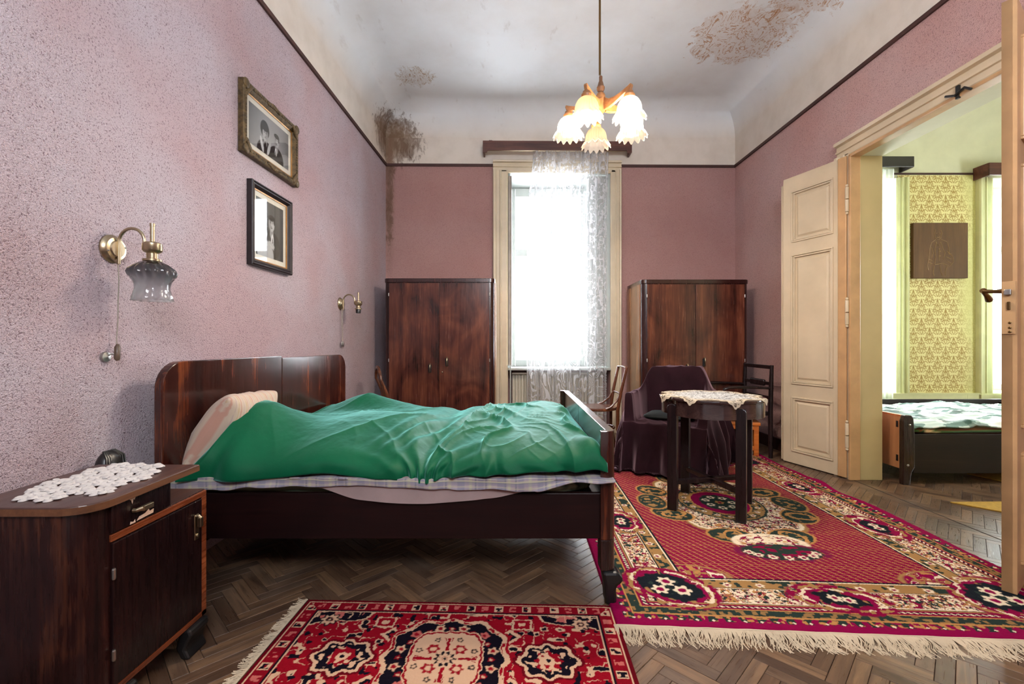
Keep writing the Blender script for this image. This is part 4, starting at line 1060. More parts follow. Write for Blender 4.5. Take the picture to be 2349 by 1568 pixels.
b.lathe([(.05, .0), (.045, .02), (.03, .06), (.028, .30), (.03, .56)], (-1.585, 1.79, 0), 14, cap=True)
o = b.build('dark_round_object', m_blk, None, sm=1.0); tag(o, 'dark round object half hidden between the nightstand and the pink wall', 'unidentified_object')  # unidentified dark round top; the stem down to the floor is invented

# ------------------------------------------------------------------ wall lamps
RZL = math.atan2(1, .0235)           # local x along the wall, local -y into the room
def wall_lamp(name, label, Y, Z, shade):
    L = thing(name, label, 'lamp', (xl(Y), Y, Z), RZL, 'wall lamps on the pink wall')
    MX = Matrix.Rotation(PI/2, 4, 'X')   # lathe axis z -> -y
    b = MB(); b.lathe([(.058, 0), (.058, .006), (.050, .012), (.046, .022), (.034, .024), (.031, .030), (.0, .031)], (0, 0, 0), 28, MX, cap=False); b.build('wall_plate', m_brass, L, local=True, sm=0.7)
    for a in (.3, PI+.3):
        b = MB(); b.ball((.042*math.cos(a), -.023, .042*math.sin(a)), .004, 8, 5); b.build('screw', m_steel, L, local=True)
    pts = [(0, -.030, -.062), (0, -.032, .02)]+[(0, -.085+.053*math.cos(PI*k/12), .03+.055*math.sin(PI*k/12)) for k in range(13)]+[(0, -.138, .012)]
    b = MB(); b.tube(pts, .0062, 10); b.ball((0, -.14, .006), .009, 10, 6); b.build('arm', m_brass, L, local=True, sm=1.0)
    cx = -.172
    b = MB(); b.lathe([(.0, .028), (.026, .026), (.034, .020), (.035, -.006), (.030, -.014), (.022, -.018), (.020, -.020), (.020, -.040), (.026, -.043), (.033, -.044), (.033, -.052), (.022, -.053)], (0, cx, 0), 24); b.build('lamp_holder', m_brass, L, local=True, sm=0.6)
    b = MB(); b.lathe([(.0085, .026), (.008, .092), (.0095, .093), (.0095, .104), (.0, .105)], (0, cx, 0), 12); b.build('finial_rod', m_brass, L, local=True, sm=0.7)
    if shade:
        def ribs(r, z, a):
            if z > -.06: return r
            tw = a+(z+.09)*(14 if z < -.118 else 4)
            return r*(1+.055*math.cos((14 if z < -.118 else 16)*tw))
        prof = [(.024, -.050), (.040, -.056), (.060, -.070), (.077, -.086), (.083, -.100), (.079, -.112), (.070, -.124), (.061, -.142), (.057, -.156), (.060, -.176), (.067, -.200), (.070, -.214)]
        b = MB(); b.lathe(prof, (0, cx, 0), 112, None, ribs); g = b.build('glass_shade', m_shade_glass, L, local=True, sm=3)
        sd = g.modifiers.new('thickness', 'SOLIDIFY'); sd.thickness = .003
        b = MB(); b.lathe([(.013, -.05), (.013, -.085)], (0, cx, 0), 10, cap=True); b.build('bulb_socket', m_white, L, local=True)
        rnd = random.Random(2)
        b = MB(); b.tube([(0+.002*math.sin(k*1.1), -.026-.004*math.sin(k*.5), -.06-.034*k) for k in range(11)], .0022, 6); b.build('cord', m_cord, L, local=True)
        b = MB(); b.tube([(.0, -.026, -.395), (-.006, -.03, -.405), (-.012, -.034, -.452), (-.010, -.034, -.46)], [.006, .0105, .0105, .006], 10); b.build('switch', m_brownplastic, L, local=True, sm=0.9)
        b = MB(); b.tube([(-.008, -.03, -.438), (-.02, -.018, -.432), (-.03, -.006, -.442)], .004, 6); b.lathe([(.022, 0), (.020, .01), (.0, .014)], (-.032, 0, -.445), 14, MX); b.build('cord_rosette', m_steel, L, local=True, sm=1.0)
    else:
        b = MB(); b.lathe([(.022, -.053), (.0235, -.056), (.022, -.088), (.020, -.089), (.0, -.084)], (0, cx, 0), 18); b.build('bulb_socket', m_blk, L, local=True, sm=0.7)
        for q, x in enumerate((-.016, 0, .016)):
            b = MB(); b.tube([(x, -.02, -.05), (x*1.1, -.02, -.2), (x*.9, -.02, -.345 if q else -.22)], .0017, 6); b.build('cord', m_cord, L, local=True)
        for x in (-.006, .020):
            b = MB(); b.ball((x, -.022, -.375), (.012, .006, .028), 12, 8); b.build('cord_pull', m_steel, L, local=True, sm=2)
    return L
m_shade_glass = Mat('pressed_smoke_glass'); smoke_ = m_shade_glass.ramp(m_shade_glass.math('ADD', m_shade_glass.sep(m_shade_glass.obj())[2], .215), [(0.02, D(250, 251, 252)), (0.09, D(236, 238, 240)), (0.13, D(176, 174, 178)), (0.165, D(150, 142, 138))])
def glassy(m, col, tw, gw):
    tr = m.n('BsdfTransparent', {0: col}); tl = m.n('BsdfTranslucent', {0: col}); gl = m.n('BsdfGlossy', {'Roughness': 0.08})
    fc = m.n('LayerWeight', {'Blend': 0.5}).outputs['Facing']; fr = m.math('ADD', 0.04, m.math('MULTIPLY', gw, m.math('POWER', fc, 3.0)))
    a = m.n('MixShader', {0: tw, 1: tr.outputs[0], 2: tl.outputs[0]})
    c = m.n('MixShader', {0: fr, 1: a.outputs[0], 2: gl.outputs[0]})
    m.t.links.new(c.outputs[0], m.out.inputs[0]); return m
glassy(m_shade_glass, smoke_, 0.34, 0.8)
wall_lamp('wall_lamp', 'brass wall lamp with ribbed glass shade and cord switch above the nightstand', 1.882, 1.504, True)
wall_lamp('wall_lamp', 'brass wall lamp without a shade beyond the headboard', 4.235, 1.476, False)

# ------------------------------------------------------------------ framed photographs
def portrait(kind, nx, nz, w, h):
    x = np.linspace(-1, 1, nx)[:, None]+np.zeros((1, nz)); z = np.linspace(-1, 1, nz)[None, :]+np.zeros((nx, 1))
    g = np.full((nx, nz), .62)+.16*z*0-.22*np.abs(x)**2+.10*(z > -9)*(-z*.6)
    ax = w/h
    X = x*ax
    def E(cx, cz, rx, rz, v, k=1.0, s_=.05, rot=0.0):
        c, s2 = math.cos(rot), math.sin(rot); u = ((X-cx)*c+(z-cz)*s2)/rx; q = (-(X-cx)*s2+(z-cz)*c)/rz
        m = smooth(1+s_, 1-s_, np.hypot(u, q))*k; g[:] = g*(1-m)+v*m
    def person(cx, cz, s_, woman, suit, flip=1):
        E(cx+.02*flip, cz-1.28*s_, .95*s_, .85*s_, suit)                                         # shoulders
        if woman: E(cx-.04*flip, cz+.26*s_, .50*s_, .56*s_, .05); E(cx, cz-.62*s_, .20*s_, .35*s_, .60)
        else: E(cx, cz-.55*s_, .20*s_, .32*s_, .55)
        E(cx, cz-.02*s_, .31*s_, .43*s_, .70, 1, .08)                                             # face
        E(cx+.16*flip*s_, cz-.04*s_, .16*s_, .36*s_, .48, .6, .4)
        if woman: E(cx-.02*flip, cz+.36*s_, .38*s_, .20*s_, .06, 1, .15)
        else: E(cx, cz+.34*s_, .34*s_, .17*s_, .07, 1, .1); E(cx-.28*flip*s_, cz+.18*s_, .07*s_, .20*s_, .08, 1, .2)
        for e in (-1, 1): E(cx+e*.12*s_, cz+.06*s_, .060*s_, .026*s_, .12, .9, .3); E(cx+e*.12*s_, cz+.135*s_, .075*s_, .018*s_, .18, .8, .3)
        E(cx+.02*flip*s_, cz-.08*s_, .035*s_, .09*s_, .80, .6, .5); E(cx+.03*flip*s_, cz-.15*s_, .05*s_, .018*s_, .3, .7, .4)
        E(cx, cz-.235*s_, .10*s_, .026*s_, .25, .8, .3)
    if kind == 'a':
        person(.34*ax, .10, .74, False, .05, -1)
        E(.30*ax, -.52, .10, .22, .88, 1, .1); E(.30*ax, -.60, .035, .22, .06)
        person(-.24*ax, .02, .80, True, .07, 1)
        E(-.40*ax, -.62, .12, .40, .78, 1, .1, .35); E(-.06*ax, -.62, .11, .40, .74, 1, .1, -.35); E(-.24*ax, -.72, .13, .34, .05, 1, .1)
    else:
        g[:] = .20+.10*(z+1)/2
        person(.10*ax, .26, .62, False, .06, -1)
        E(.16*ax, -.34, .09, .24, .85, 1, .1); E(.18*ax, -.45, .03, .22, .08)
        person(-.40*ax, -.16, .52, True, .62, 1)
        E(-.30*ax, -.95, .50, .55, .66, 1, .1); E(.10*ax, -.50, .22, .10, .66, 1, .15, -.4)
        for k in range(4): E(.02*ax+.05*k, -.53-.03*k, .10, .022, .72, .9, .2, -.5)
    g = np.clip(g+.02*vn(x*40, z*40, 3), 0.02, .95)
    lin = np.where(g <= .04045, g/12.92, ((g+.055)/1.055)**2.4)
    return np.stack([lin, lin, lin], -1)
def picture(label, Y0, Y1, Z0, Z1, fw, mats, kind, ornate):
    W, Hh = (Y1-Y0)*1.0003, Z1-Z0; Yc = (Y0+Y1)/2
    T = thing('picture_frame', label, 'picture', (xl(Yc), Yc, (Z0+Z1)/2), RZL, 'framed photographs on the pink wall')
    dep = .034
    b_ = MB(); hw, hh = W/2, Hh/2
    prof = [(0, 0), (0, -dep), (.20, -dep-.008), (.45, -dep+.002), (.62, -dep-.004), (1.0, -.020), (1.0, -.006)]
    rings = []
    for (sx, sz) in ((-1, -1), (1, -1), (1, 1), (-1, 1)):
        rings.append([Vector((sx*(hw-u*fw), y, sz*(hh-u*fw))) for u, y in prof])
    b_.ring_loft(rings, False, True)
    o = b_.build('frame', mats[0], T, local=True, bevel=.002)
    if ornate:
        b_ = MB(); rnd = random.Random(4)
        for sx in (-1, 1):
            for sz in (-1, 1):
                for k in range(7):
                    a = k/6*PI/2; r = fw*1.05
                    b_.ball((sx*(hw-fw*.55-.05*math.sin(a)*.6*0-.045*(k/6)), -dep-.004, sz*(hh-fw*.45-.055*(1-k/6))), (.014, .009, .014), 8, 5)
                b_.ball((sx*(hw-fw*.45), -dep-.004, sz*(hh-fw*.45)), (.032, .012, .032), 10, 6)
        for sx, sz, ax in ((0, 1, 0), (0, -1, 0)):
            for k in range(-4, 5): b_.ball((k*.016, -dep-.005, sz*(hh-fw*.42+.006*math.cos(k*.5))), (.015, .010, .018-.0012*abs(k)), 8, 5)
        for k in range(26):
            t = (k+.5)/26*2-1
            for sz in (-1, 1): b_.ball((t*(hw-.06), -dep-.002, sz*(hh-fw*.40)), (.009, .006, .010+.003*rnd.random()), 6, 4)
        for k in range(17):
            t = (k+.5)/17*2-1
            for sx in (-1, 1): b_.ball((sx*(hw-fw*.40), -dep-.002, t*(hh-.06)), (.010+.003*rnd.random(), .006, .009), 6, 4)
        b_.build('gilt_ornament', m_gilt, T, local=True, sm=3)
    b_ = MB(); i0, i1 = fw-.004, fw+.008
    rings = [[Vector((sx*(hw-u), y, sz*(hh-u))) for u, y in ((i0, -.014), (i0, -.019), (i1, -.015), (i1, -.011))] for sx, sz in ((-1, -1), (1, -1), (1, 1), (-1, 1))]
    b_.ring_loft(rings, True, True); b_.build('gilt_slip', m_giltline, T, local=True)
    i = fw; b_ = MB(); b_.box(-hw+i, hw-i, -.010, -.006, -hh+i, hh-i); b_.build('mount', m_white, T, local=True)
    i = fw+.040; pw, ph = W-2*i, Hh-2*i; n, m = 110, 90
    xx = np.linspace(-pw/2, pw/2, n)[:, None]+np.zeros((1, m)); zz = np.linspace(-ph/2, ph/2, m)[None, :]+np.zeros((n, 1))
    grid('photograph', np.stack([xx, np.full(xx.shape, -.0108), zz], -1), m_print, T, portrait(kind, n, m, pw, ph), local=True)
    i = fw-.002; b_ = MB(); b_.box(-hw+i, hw-i, -.015, -.0135, -hh+i, hh-i); b_.build('glazing', m_picglass, T, local=True)
    return T
picture('upper framed black and white portrait of a couple in an ornate gilt frame', 2.715, 3.373, 2.262, 2.702, .052, (m_gilt,), 'a', True)
picture('lower framed portrait of an embracing couple in a plain black frame', 2.802, 3.29, 1.600, 2.128, .040, (m_ebframe,), 'b', False)

# ------------------------------------------------------------------ wardrobes
def wardrobe(label, x0, x1, y0, y1, h, open_side):
    W = thing('wardrobe', label, 'wardrobe', ((x0+x1)/2, (y0+y1)/2, 0), 0, 'walnut wardrobes beside the window')
    r = .055; n = 6
    def out(g, back=0):
        a = x0+g, x1-g
        f = y0+g
        return [(x0+g, y1), (x0+g, f+r)]+[(x0+g+r-r*math.cos(PI/2*k/n), f+r-r*math.sin(PI/2*k/n)) for k in range(1, n+1)]+[(x1-g-r+r*math.sin(PI/2*k/n), f+r-r*math.cos(PI/2*k/n)) for k in range(n+1)]+[(x1-g, y1)]
    b_ = MB(); b_.prism(out(.006), .07, h-.045); b_.build('carcass', m_wardframe, W, bevel=.002)
    b_ = MB(); b_.prism(out(0), h-.045, h); b_.build('top', m_wardframe, W, bevel=.004)
    b_ = MB(); b_.prism(out(.02), 0, .07); b_.build('plinth', m_wardframe, W)
    xs = x0 if open_side < 0 else x1
    b_ = MB(); b_.box(xs-.003 if open_side < 0 else xs-.006, xs+.006 if open_side < 0 else xs+.003, y0+r+.01, y1, .07, h-.045); b_.build('side_panel', m_wardside, W)
    xa, xb, xm = x0+r+.005, x1-r-.005, (x0+x1)/2
    for (a, c, s_) in ((xa, xm-.0015, -1), (xm+.0015, xb, 1)):
        d_ = MB().box(a, c, y0-.012, y0+.008, .085, h-.055).build('door', m_ward, W, bevel=.003)
        hx = (xm-.10) if s_ < 0 else (xm+.085); hz = .83 if s_ < 0 else .90
        b_ = MB(); b_.box(hx-.016, hx+.016, y0-.020, y0-.012, hz-.045, hz+.042); b_.build('handle_plate', m_blk, d_, bevel=.004)
        b_ = MB(); b_.tube([(hx, y0-.02, hz+.05), (hx+.004, y0-.03, hz+.054), (hx+.004, y0-.042, hz+.036), (hx+.004, y0-.042, hz-.035), (hx, y0-.02, hz-.046)], [.006, .006, .007, .004, .004], 8); b_.build('handle', m_brass, d_, sm=1)
        ex = a-.002 if s_ < 0 else c+.002
        for z in (.30, .92, h-.18):
            b_ = MB(); b_.lathe([(.003, -.018), (.005, -.014), (.005, .014), (.003, .018)], (ex, y0-.012, z), 8, cap=True); b_.build('hinge', m_steel, d_)
        if s_ > 0:
            b_ = MB(); b_.ball((xm+.035, y0-.013, .79), (.006, .003, .010), 8, 6); b_.build('keyhole', m_blk if open_side < 0 else m_brass, d_)
    return W
wardrobe('walnut two-door wardrobe left of the window, behind the bed', -1.410, -.188, 5.0, 5.58, 1.82, 1)
wardrobe('walnut two-door wardrobe right of the window, behind the armchair', 1.408, 2.585, 4.95, 5.56, 1.80, -1)

# ------------------------------------------------------------------ bentwood chairs, facing local -y
def bent_chair(label, loc, rz, ladder):
    T = thing('bentwood_chair', label, 'chair', loc, rz, 'bentwood chairs near the window wall')
    r = .20
    b_ = MB(); b_.lathe([(.0, .462), (.17, .464), (.196, .462), (.205, .452), (.205, .438), (.19, .432), (.0, .432)], (0, 0, 0), 32); b_.build('seat', m_bent, T, local=True, sm=0.7)
    for sx in (-1, 1):
        b_ = MB(); b_.tube([(sx*.135, -.14, .44), (sx*.155, -.165, .2), (sx*.165, -.185, 0)], [.019, .017, .013], 10); b_.build('leg', m_bent, T, local=True, sm=1)
        b_ = MB(); b_.tube([(sx*.16, .225, 0), (sx*.155, .175, .25), (sx*.158, .175, .44), (sx*.165, .205, .62), (sx*.172, .255, .84 if ladder else .74), (sx*.172, .262, .87 if ladder else .75)], [.013, .016, .018, .016, .014, .012], 10); b_.build('rear_leg', m_bent, T, local=True, sm=1)
        b_ = MB(); b_.tube([(sx*.155, .20, .60), (sx*.165, .16, .53), (sx*.19, .10, .475), (sx*.195, .05, .455)], .010, 8); b_.build('brace', m_bent, T, local=True, sm=1)
    if ladder:
        b_ = MB(); b_.tube([(-.175, .258, .862), (-.09, .268, .868), (0, .272, .870), (.09, .268, .868), (.175, .258, .862)], .015, 10, flat=.6); b_.build('top_rail', m_bent, T, local=True, sm=1)
        b_ = MB(); b_.tube([(-.165, .205, .60), (0, .215, .60), (.165, .205, .60)], .010, 8); b_.build('cross_rail', m_bent, T, local=True, sm=1)
    else:
        hoop = [(-.172, .255, .74)]+[(-.172*math.cos(PI*k/12), .262+.01*math.sin(PI*k/12), .75+.125*math.sin(PI*k/12)) for k in range(13)]+[(.172, .255, .74)]
        b_ = MB(); b_.tube(hoop, .014, 10); b_.build('back_hoop', m_bent, T, local=True, sm=1)
        for x in (-.075, 0, .075):
            b_ = MB(); b_.tube([(x*.8, .185, .455), (x, .215, .64), (x*1.05, .262, .86 if x == 0 else .845)], .008, 8); b_.build('spindle', m_bent, T, local=True, sm=1)
    ring = [(.15*math.cos(2*PI*k/24), .02+.155*math.sin(2*PI*k/24), .25) for k in range(24)]
    b_ = MB(); b_.tube(ring, .010, 8, closed=True); b_.build('leg_ring', m_bent, T, local=True, sm=1)
    return T
bent_chair('brown bentwood chair with ladder back between window and draped armchair', (.875, 4.68, 0), PI*.5+PI+.0, True)
bent_chair('brown hoop-back bentwood chair wedged between headboard and left wardrobe', (-1.085, 4.62, 0), -PI*.5+PI+.42, False)

# ------------------------------------------------------------------ armchair under a plush throw
AF, AS = Vector((-.5, -.866, 0)), Vector((.866, -.5, 0)); AB = Vector((1.56, 4.30, .012))
AM = Matrix(((AS.x, -AF.x, 0, 0), (AS.y, -AF.y, 0, 0), (0, 0, 1, 0), (0, 0, 0, 1)))   # local x to the side, local -y to the front
ac = thing('armchair', 'low armchair almost fully covered by an aubergine plush throw', 'armchair', AB, math.atan2(AS.y, AS.x))
b = MB(); b.box(-.27, .27, -.60, -.05, .12, .38); b.build('seat', m_fluff, ac, local=True, bevel=.02)
b = MB(); b.box(-.235, .235, -.07, .03, .12, .85); b.build('backrest', m_fluff, ac, local=True, bevel=.02)
for sx in (-1, 1):
    b = MB(); b.box(sx*.295-.02, sx*.295+.02, -.52, -.06, .14, .58); b.build('armrest', m_black, ac, local=True, bevel=.015)
    for y in (-.56, .0):
        b = MB(); b.box(sx*.29-.025, sx*.29+.025, y-.025, y+.025, 0, .14); b.build('leg', m_black, ac, local=True)
def throw():
    n, m = 260, 240
    W2, D0, D1 = .335, -.625, .045
    sk = .62
    a = np.linspace(-1, 1, n)[:, None]+np.zeros((1, m)); c = np.linspace(-1, 1, m)[None, :]+np.zeros((n, 1))
    span = 1.42
    px_ = a*(W2+.60); py_ = (D0+D1)/2+c*((D1-D0)/2+.60)
    x = np.clip(px_, -W2, W2); y = np.clip(py_, D0, D1)
    over = np.hypot(px_-x, py_-y)
    over = np.maximum(np.abs(px_-x), np.abs(py_-y))
    def hgt(x, y):
        back = smooth(-.15, -.085, y); bw = smooth(.325, .225, np.abs(x))
        seat = .425-.03*smooth(-.45, -.1, y)
        arm = smooth(.235, .275, np.abs(x))*smooth(-.615, -.57, y)*(.665+.02*(y+.3))
        h = np.maximum(seat, arm)
        hb = .665+(.882-.665)*smooth(.335, .205, np.abs(x))
        slope = smooth(-.34, -.085, y)
        fil = arm+(hb-arm)*smooth(-.30, -.06, y)*(np.abs(x) > .2)
        h = np.maximum(h, np.where(np.abs(x) > .2, fil*smooth(.2, .26, np.abs(x)), 0))
        return np.maximum(h, seat*(1-back)+hb*back)
    h = hgt(x, y)
    ang = np.arctan2(py_+.29, px_)
    side = np.where(np.abs(px_-x) > np.abs(py_-y), py_, px_)
    fold = np.sin(side*30+3*vn(side*5, over*1.2, 3))*.8+1.1*vn(side*13, over*1.5, 5)+.8*(1-np.abs(vn(side*9+1.5*over, over, 7)))**4
    z = h-over*1.25
    zf = .018+.012*vn(side*9, over*1, 8)+.03*np.abs(vn(side*5, 0*side, 12))
    slack = np.clip(zf-z, 0, None)
    z = np.maximum(z, zf)
    t = np.clip(over/.30, 0, 1)
    nx_ = np.sign(px_-x)*(np.abs(px_-x) >= np.abs(py_-y)-1e-9)*(over > 0); ny_ = np.sign(py_-y)*(np.abs(py_-y) > np.abs(px_-x)-1e-9)*(over > 0)
    fl = over*.13*(1-slack*1.2).clip(0, 1)+.040*fold*t
    fl = fl+.05*t*np.maximum(vn(side*4, 0*over, 15), 0)
    sidew = (nx_ > 0)*smooth(-.5, .1, py_)
    X = x+nx_*(fl+sidew*.03*t); Y = y+ny_*fl
    z = z+(over == 0)*(.010*fbm(x*6, y*6, 21)-.014*np.abs(vn(x*9+y*5, y*7, 23))+.010*(1-np.abs(np.sin(x*22+y*9+2*vn(x*5, y*4, 24))))**3)
    Y = Y+(over == 0)*smooth(-.2, -.1, y)*.012*np.sin(x*26+z*14+2*vn(x*6, z*6, 26))
    P = np.stack([X, Y, z+.004], -1)
    for _ in range(5):
        Q = P.copy(); Q[1:-1, 1:-1] = .5*P[1:-1, 1:-1]+.125*(P[2:, 1:-1]+P[:-2, 1:-1]+P[1:-1, 2:]+P[1:-1, :-2]); P = Q
    M3 = np.array(AM.to_3x3())
    Pw = P @ M3.T+np.array(AB)
    o = grid('plush_throw', Pw, m_throw, None, thick=.006); tag(o, 'aubergine plush throw draped over the armchair down to the rug', 'throw')
throw()
P = cushion((0, 0, 0), (.20, .20, .026), 40, 12, 6)
o = grid('seat_cushion', (P+np.array((-.02, -.26, .452))) @ np.array(AM.to_3x3()).T+np.array(AB), m_blackcush, None, closeu=True); tag(o, 'flat black cushion on the seat of the draped armchair', 'cushion')

# ------------------------------------------------------------------ round table with scalloped apron, lace cloth
TC = Vector((1.348, 3.085, 0)); T0 = -.56
tb = thing('round_table', 'small dark round table with scalloped apron and four square legs on the rug', 'table', TC)
def tr(a, base, amp): return base+amp*(1-abs(math.cos(2*(a-T0-PI/4)))**1.0*1.0)*0+amp*abs(math.sin(2*(a-T0-PI/4)))**.55
def topout(base, amp, n=96): return [(TC.x+tr(2*PI*k/n, base, amp)*math.cos(2*PI*k/n), TC.y+tr(2*PI*k/n, base, amp)*math.sin(2*PI*k/n)) for k in range(n)]
b = MB(); b.prism(topout(.300, .034), .738, .757); b.build('tabletop', m_tabletop, tb, bevel=.005)
b = MB(); b.prism(topout(.272, .050), .640, .738); b.build('apron', m_tabletop, tb, sm=0.5)
for k in range(4):
    a = T0+PI/4+k*PI/2; cx, cy = TC.x+.288*math.cos(a), TC.y+.288*math.sin(a)
    M = Matrix.Translation((cx, cy, 0)) @ Matrix.Rotation(a+PI/4, 4, 'Z')
    M = Matrix.Translation((cx, cy, 0)) @ Matrix.Rotation(T0, 4, 'Z')
    b = MB(); s_ = .030; b.prism([(-s_, .022), (s_, .022), (s_, .690), (s_*.8, .703), (s_*.4, .710), (-s_*.4, .710), (-s_*.8, .703), (-s_, .690)], -s_, s_, 'y', M); b.box(-s_, s_, -s_, s_, .0135, .023, M); b.build('leg', m_black, tb, bevel=.003)
for k in range(2):
    a = T0+PI/4+k*PI/2; M = Matrix.Translation((TC.x, TC.y, 0)) @ Matrix.Rotation(a, 4, 'Z')
    b = MB(); b.box(-.27, .27, -.020, .020, .178, .206, M); b.build('stretcher', m_black, tb, bevel=.003)
def tablecloth():
    n, m = 240, 70
    th = np.linspace(0, 2*PI, n, endpoint=False)[:, None]+np.zeros((1, m)); q = np.linspace(.02, 1, m)[None, :]+np.zeros((n, 1))
    k = np.abs(((th-.02)/(PI/4)) % 1-.5)*2                     # 1 at the eight points
    R = .283+.092*k**1.3
    R = R*(1+.012*np.cos(th*64))
    r = q*R
    tab = np.array([tr(float(t), .302, .034) for t in th[:, 0]])[:, None]
    over = np.clip(r-tab, 0, None); rr = np.minimum(r, tab+.004+over*.12)
    z = .7605+.0012*vn(th*12, q*20, 3)-over*.97
    P = np.stack([TC.x+rr*np.cos(th), TC.y+rr*np.sin(th), z], -1)
    X, Y = r*np.cos(th), r*np.sin(th)
    g = (np.abs(vn(X*55, Y*55, 6)) < .16)*1.0; edge = smooth(.80, .84, q)
    hole = (g > 0)*(q < .97)*.85
    rings = (np.cos(q*2*PI*16) < -.72)*(q > .2)*(np.cos(th*48) > 0)
    hole = np.maximum(hole, rings*.7*(q < .97))
    col = np.ones(P.shape[:2]+(4,)); col[..., :3] = C(202, 201, 200); put_ = smooth(.55, 1, q)[..., None]; col[..., :3] = col[..., :3]*(1-put_)+C(200, 184, 160)*put_; col[..., 3] = 1-hole
    o = grid('lace_cloth', P, m_lacetable, None, col, closeu=True); tag(o, 'cream eight-pointed lace cloth spread on the small round table', 'tablecloth')
def lace_mat(name, trans, rough=0.9, dens=1.0):
    m = Mat(name); vc = m.n('VertexColor', layer_name='Col')
    df = m.n('BsdfDiffuse', {0: vc.outputs[0]}); tl = m.n('BsdfTranslucent', {0: vc.outputs[0]})
    a = m.n('MixShader', {0: trans, 1: df.outputs[0], 2: tl.outputs[0]})
    tp = m.n('BsdfTransparent')
    mx = m.n('MixShader', {0: vc.outputs[1], 1: tp.outputs[0], 2: a.outputs[0]})
    m.t.links.new(mx.outputs[0], m.out.inputs[0]); return m
m_lacetable = lace_mat('table_lace', 0.2)
m_curtain = lace_mat('curtain_lace', 0.25)
tablecloth()

# ------------------------------------------------------------------ orange stool under the dark armchair
st = thing('low_stool', 'low orange pine stool pushed under the dark wooden armchair', 'stool', (2.27, 4.62, 0), -.32)
b = MB(); b.box(-.20, .20, -.15, .15, .305, .335); b.build('seat', m_stool, st, local=True, bevel=.004)
for sx in (-1, 1):
    for sy in (-1, 1):
        b = MB(); b.box(sx*.165-.022, sx*.165+.022, sy*.115-.022, sy*.115+.022, 0, .305); b.build('leg', m_stool, st, local=True, bevel=.003)
    b = MB(); b.box(sx*.165-.012, sx*.165+.012, -.095, .095, .06, .10); b.build('stretcher', m_stool, st, local=True)
for sy in (-1, 1):
    b = MB(); b.box(-.145, .145, sy*.115-.012, sy*.115+.012, .06, .10); b.build('stretcher', m_stool, st, local=True)
    b = MB(); b.box(-.145, .145, sy*.125-.01, sy*.125+.01, .262, .302); b.build('apron', m_stool, st, local=True)

# dark ladder-back armchair facing left
XB, YN, YFAR = 2.52, 4.40, 4.90
oc = thing('wooden_armchair', 'black ladder-back wooden armchair in the corner beside the open door leaf', 'chair', (2.30, 4.65, 0))
for y in (YN, YFAR):
    b = MB(); b.tube([(XB-.02, y, 0), (XB-.022, y, .44), (XB-.015, y, .70), (XB-.008, y, .895)], [.020, .022, .02, .017], 10); b.build('post', m_black, oc, sm=1)
    b = MB(); b.tube([(2.07, y+(.03 if y == YN else -.03), 0), (2.075, y+(.03 if y == YN else -.03), .44), (2.09, y+(.015 if y == YN else -.015), .645)], [.016, .020, .017], 10); b.build('front_leg', m_black, oc, sm=1)
    b = MB(); b.tube([(XB, y, .672), (2.35, y, .680), (2.20, y, .684), (2.10, y, .680), (2.055, y, .664), (2.045, y, .648)], [.018, .022, .026, .026, .024, .016], 10, flat=.6); b.build('armrest', m_black, oc, sm=1)
b = MB(); b.box(2.06, XB-.01, YN+.01, YFAR-.01, .405, .445); b.build('seat', m_black, oc, bevel=.01)
for z, h_, name in ((.875, .018, 'top_rail'), (.715, .016, 'slat'), (.575, .016, 'slat')):
    x = XB-.012; b = MB(); b.box(x-.010, x+.010, YN, YFAR, z-h_, z+h_); b.build(name, m_black, oc, bevel=.003)
b = MB(); b.box(XB-.027, XB+.003, YN+.12, YFAR-.12, .685, .748); b.build('back_pad', m_black, oc, bevel=.012)
b = MB(); b.box(2.08, 2.095, YN+.04, YFAR-.04, .20, .225); b.build('stretcher', m_black, oc)
P = cushion((2.28, 4.65, .464), (.20, .22, .022), 40, 12, 6, None, .03, 3)
o = grid('seat_cushion', P, m_redcush, None, closeu=True); tag(o, 'thin red cushion on the seat of the black ladder-back armchair', 'cushion')
P = cushion((2.36, 4.60, .525), (.12, .15, .045), 60, 24, 3.5, None, .22, 9, 4)
P[..., 2] += .012*vn(P[..., 0]*25, P[..., 1]*25, 4); P[..., 2] = np.maximum(P[..., 2], .486)
col = np.zeros(P.shape); col[:] = C(40, 44, 40); k = vn(P[..., 0]*30, P[..., 1]*30+P[..., 2]*30, 7); put(col, k > .1, C(190, 186, 160)); put(col, (P[..., 0] > 2.40)*(k < .5), C(164, 28, 38))
o = grid('folded_cloth', P, m_paint_cloth, None, col, closeu=True); tag(o, 'folded red and patterned cloth lying on the red seat cushion', 'cloth')

# ------------------------------------------------------------------ lace curtain and wooden pelmet
pm = thing('curtain_pelmet', 'long brown wooden pelmet board over the lace curtain in this room', 'pelmet', (.55, 5.55, 3.48))
b = MB(); b.prism([(-.352, 3.548), (-.352, 3.405), (-.305, 3.405), (-.295, 3.432), (1.385, 3.428), (1.392, 3.40), (1.44, 3.40), (1.45, 3.538)], 5.486, 5.504, 'y'); b.build('front_board', m_pelmet, pm, bevel=.003)
for x in (-.352, 1.43):
    b = MB(); b.box(x, x+.02, 5.50, YB-.001, 3.41, 3.545); b.build('return_board', m_pelmet, pm)
b = MB()
for x in (-.27, -.25): b.tube([(x+.018*math.cos(t*PI/8), 5.52, 3.545+.02*math.sin(t*PI/8)) for t in range(9)], .0025, 5)
b.build('wire_hook', m_blk, pm)
b = MB(); b.tube([(-.33, 5.545, 3.455), (1.43, 5.545, 3.448)], .009, 8); b.build('curtain_rail', m_brass, pm)
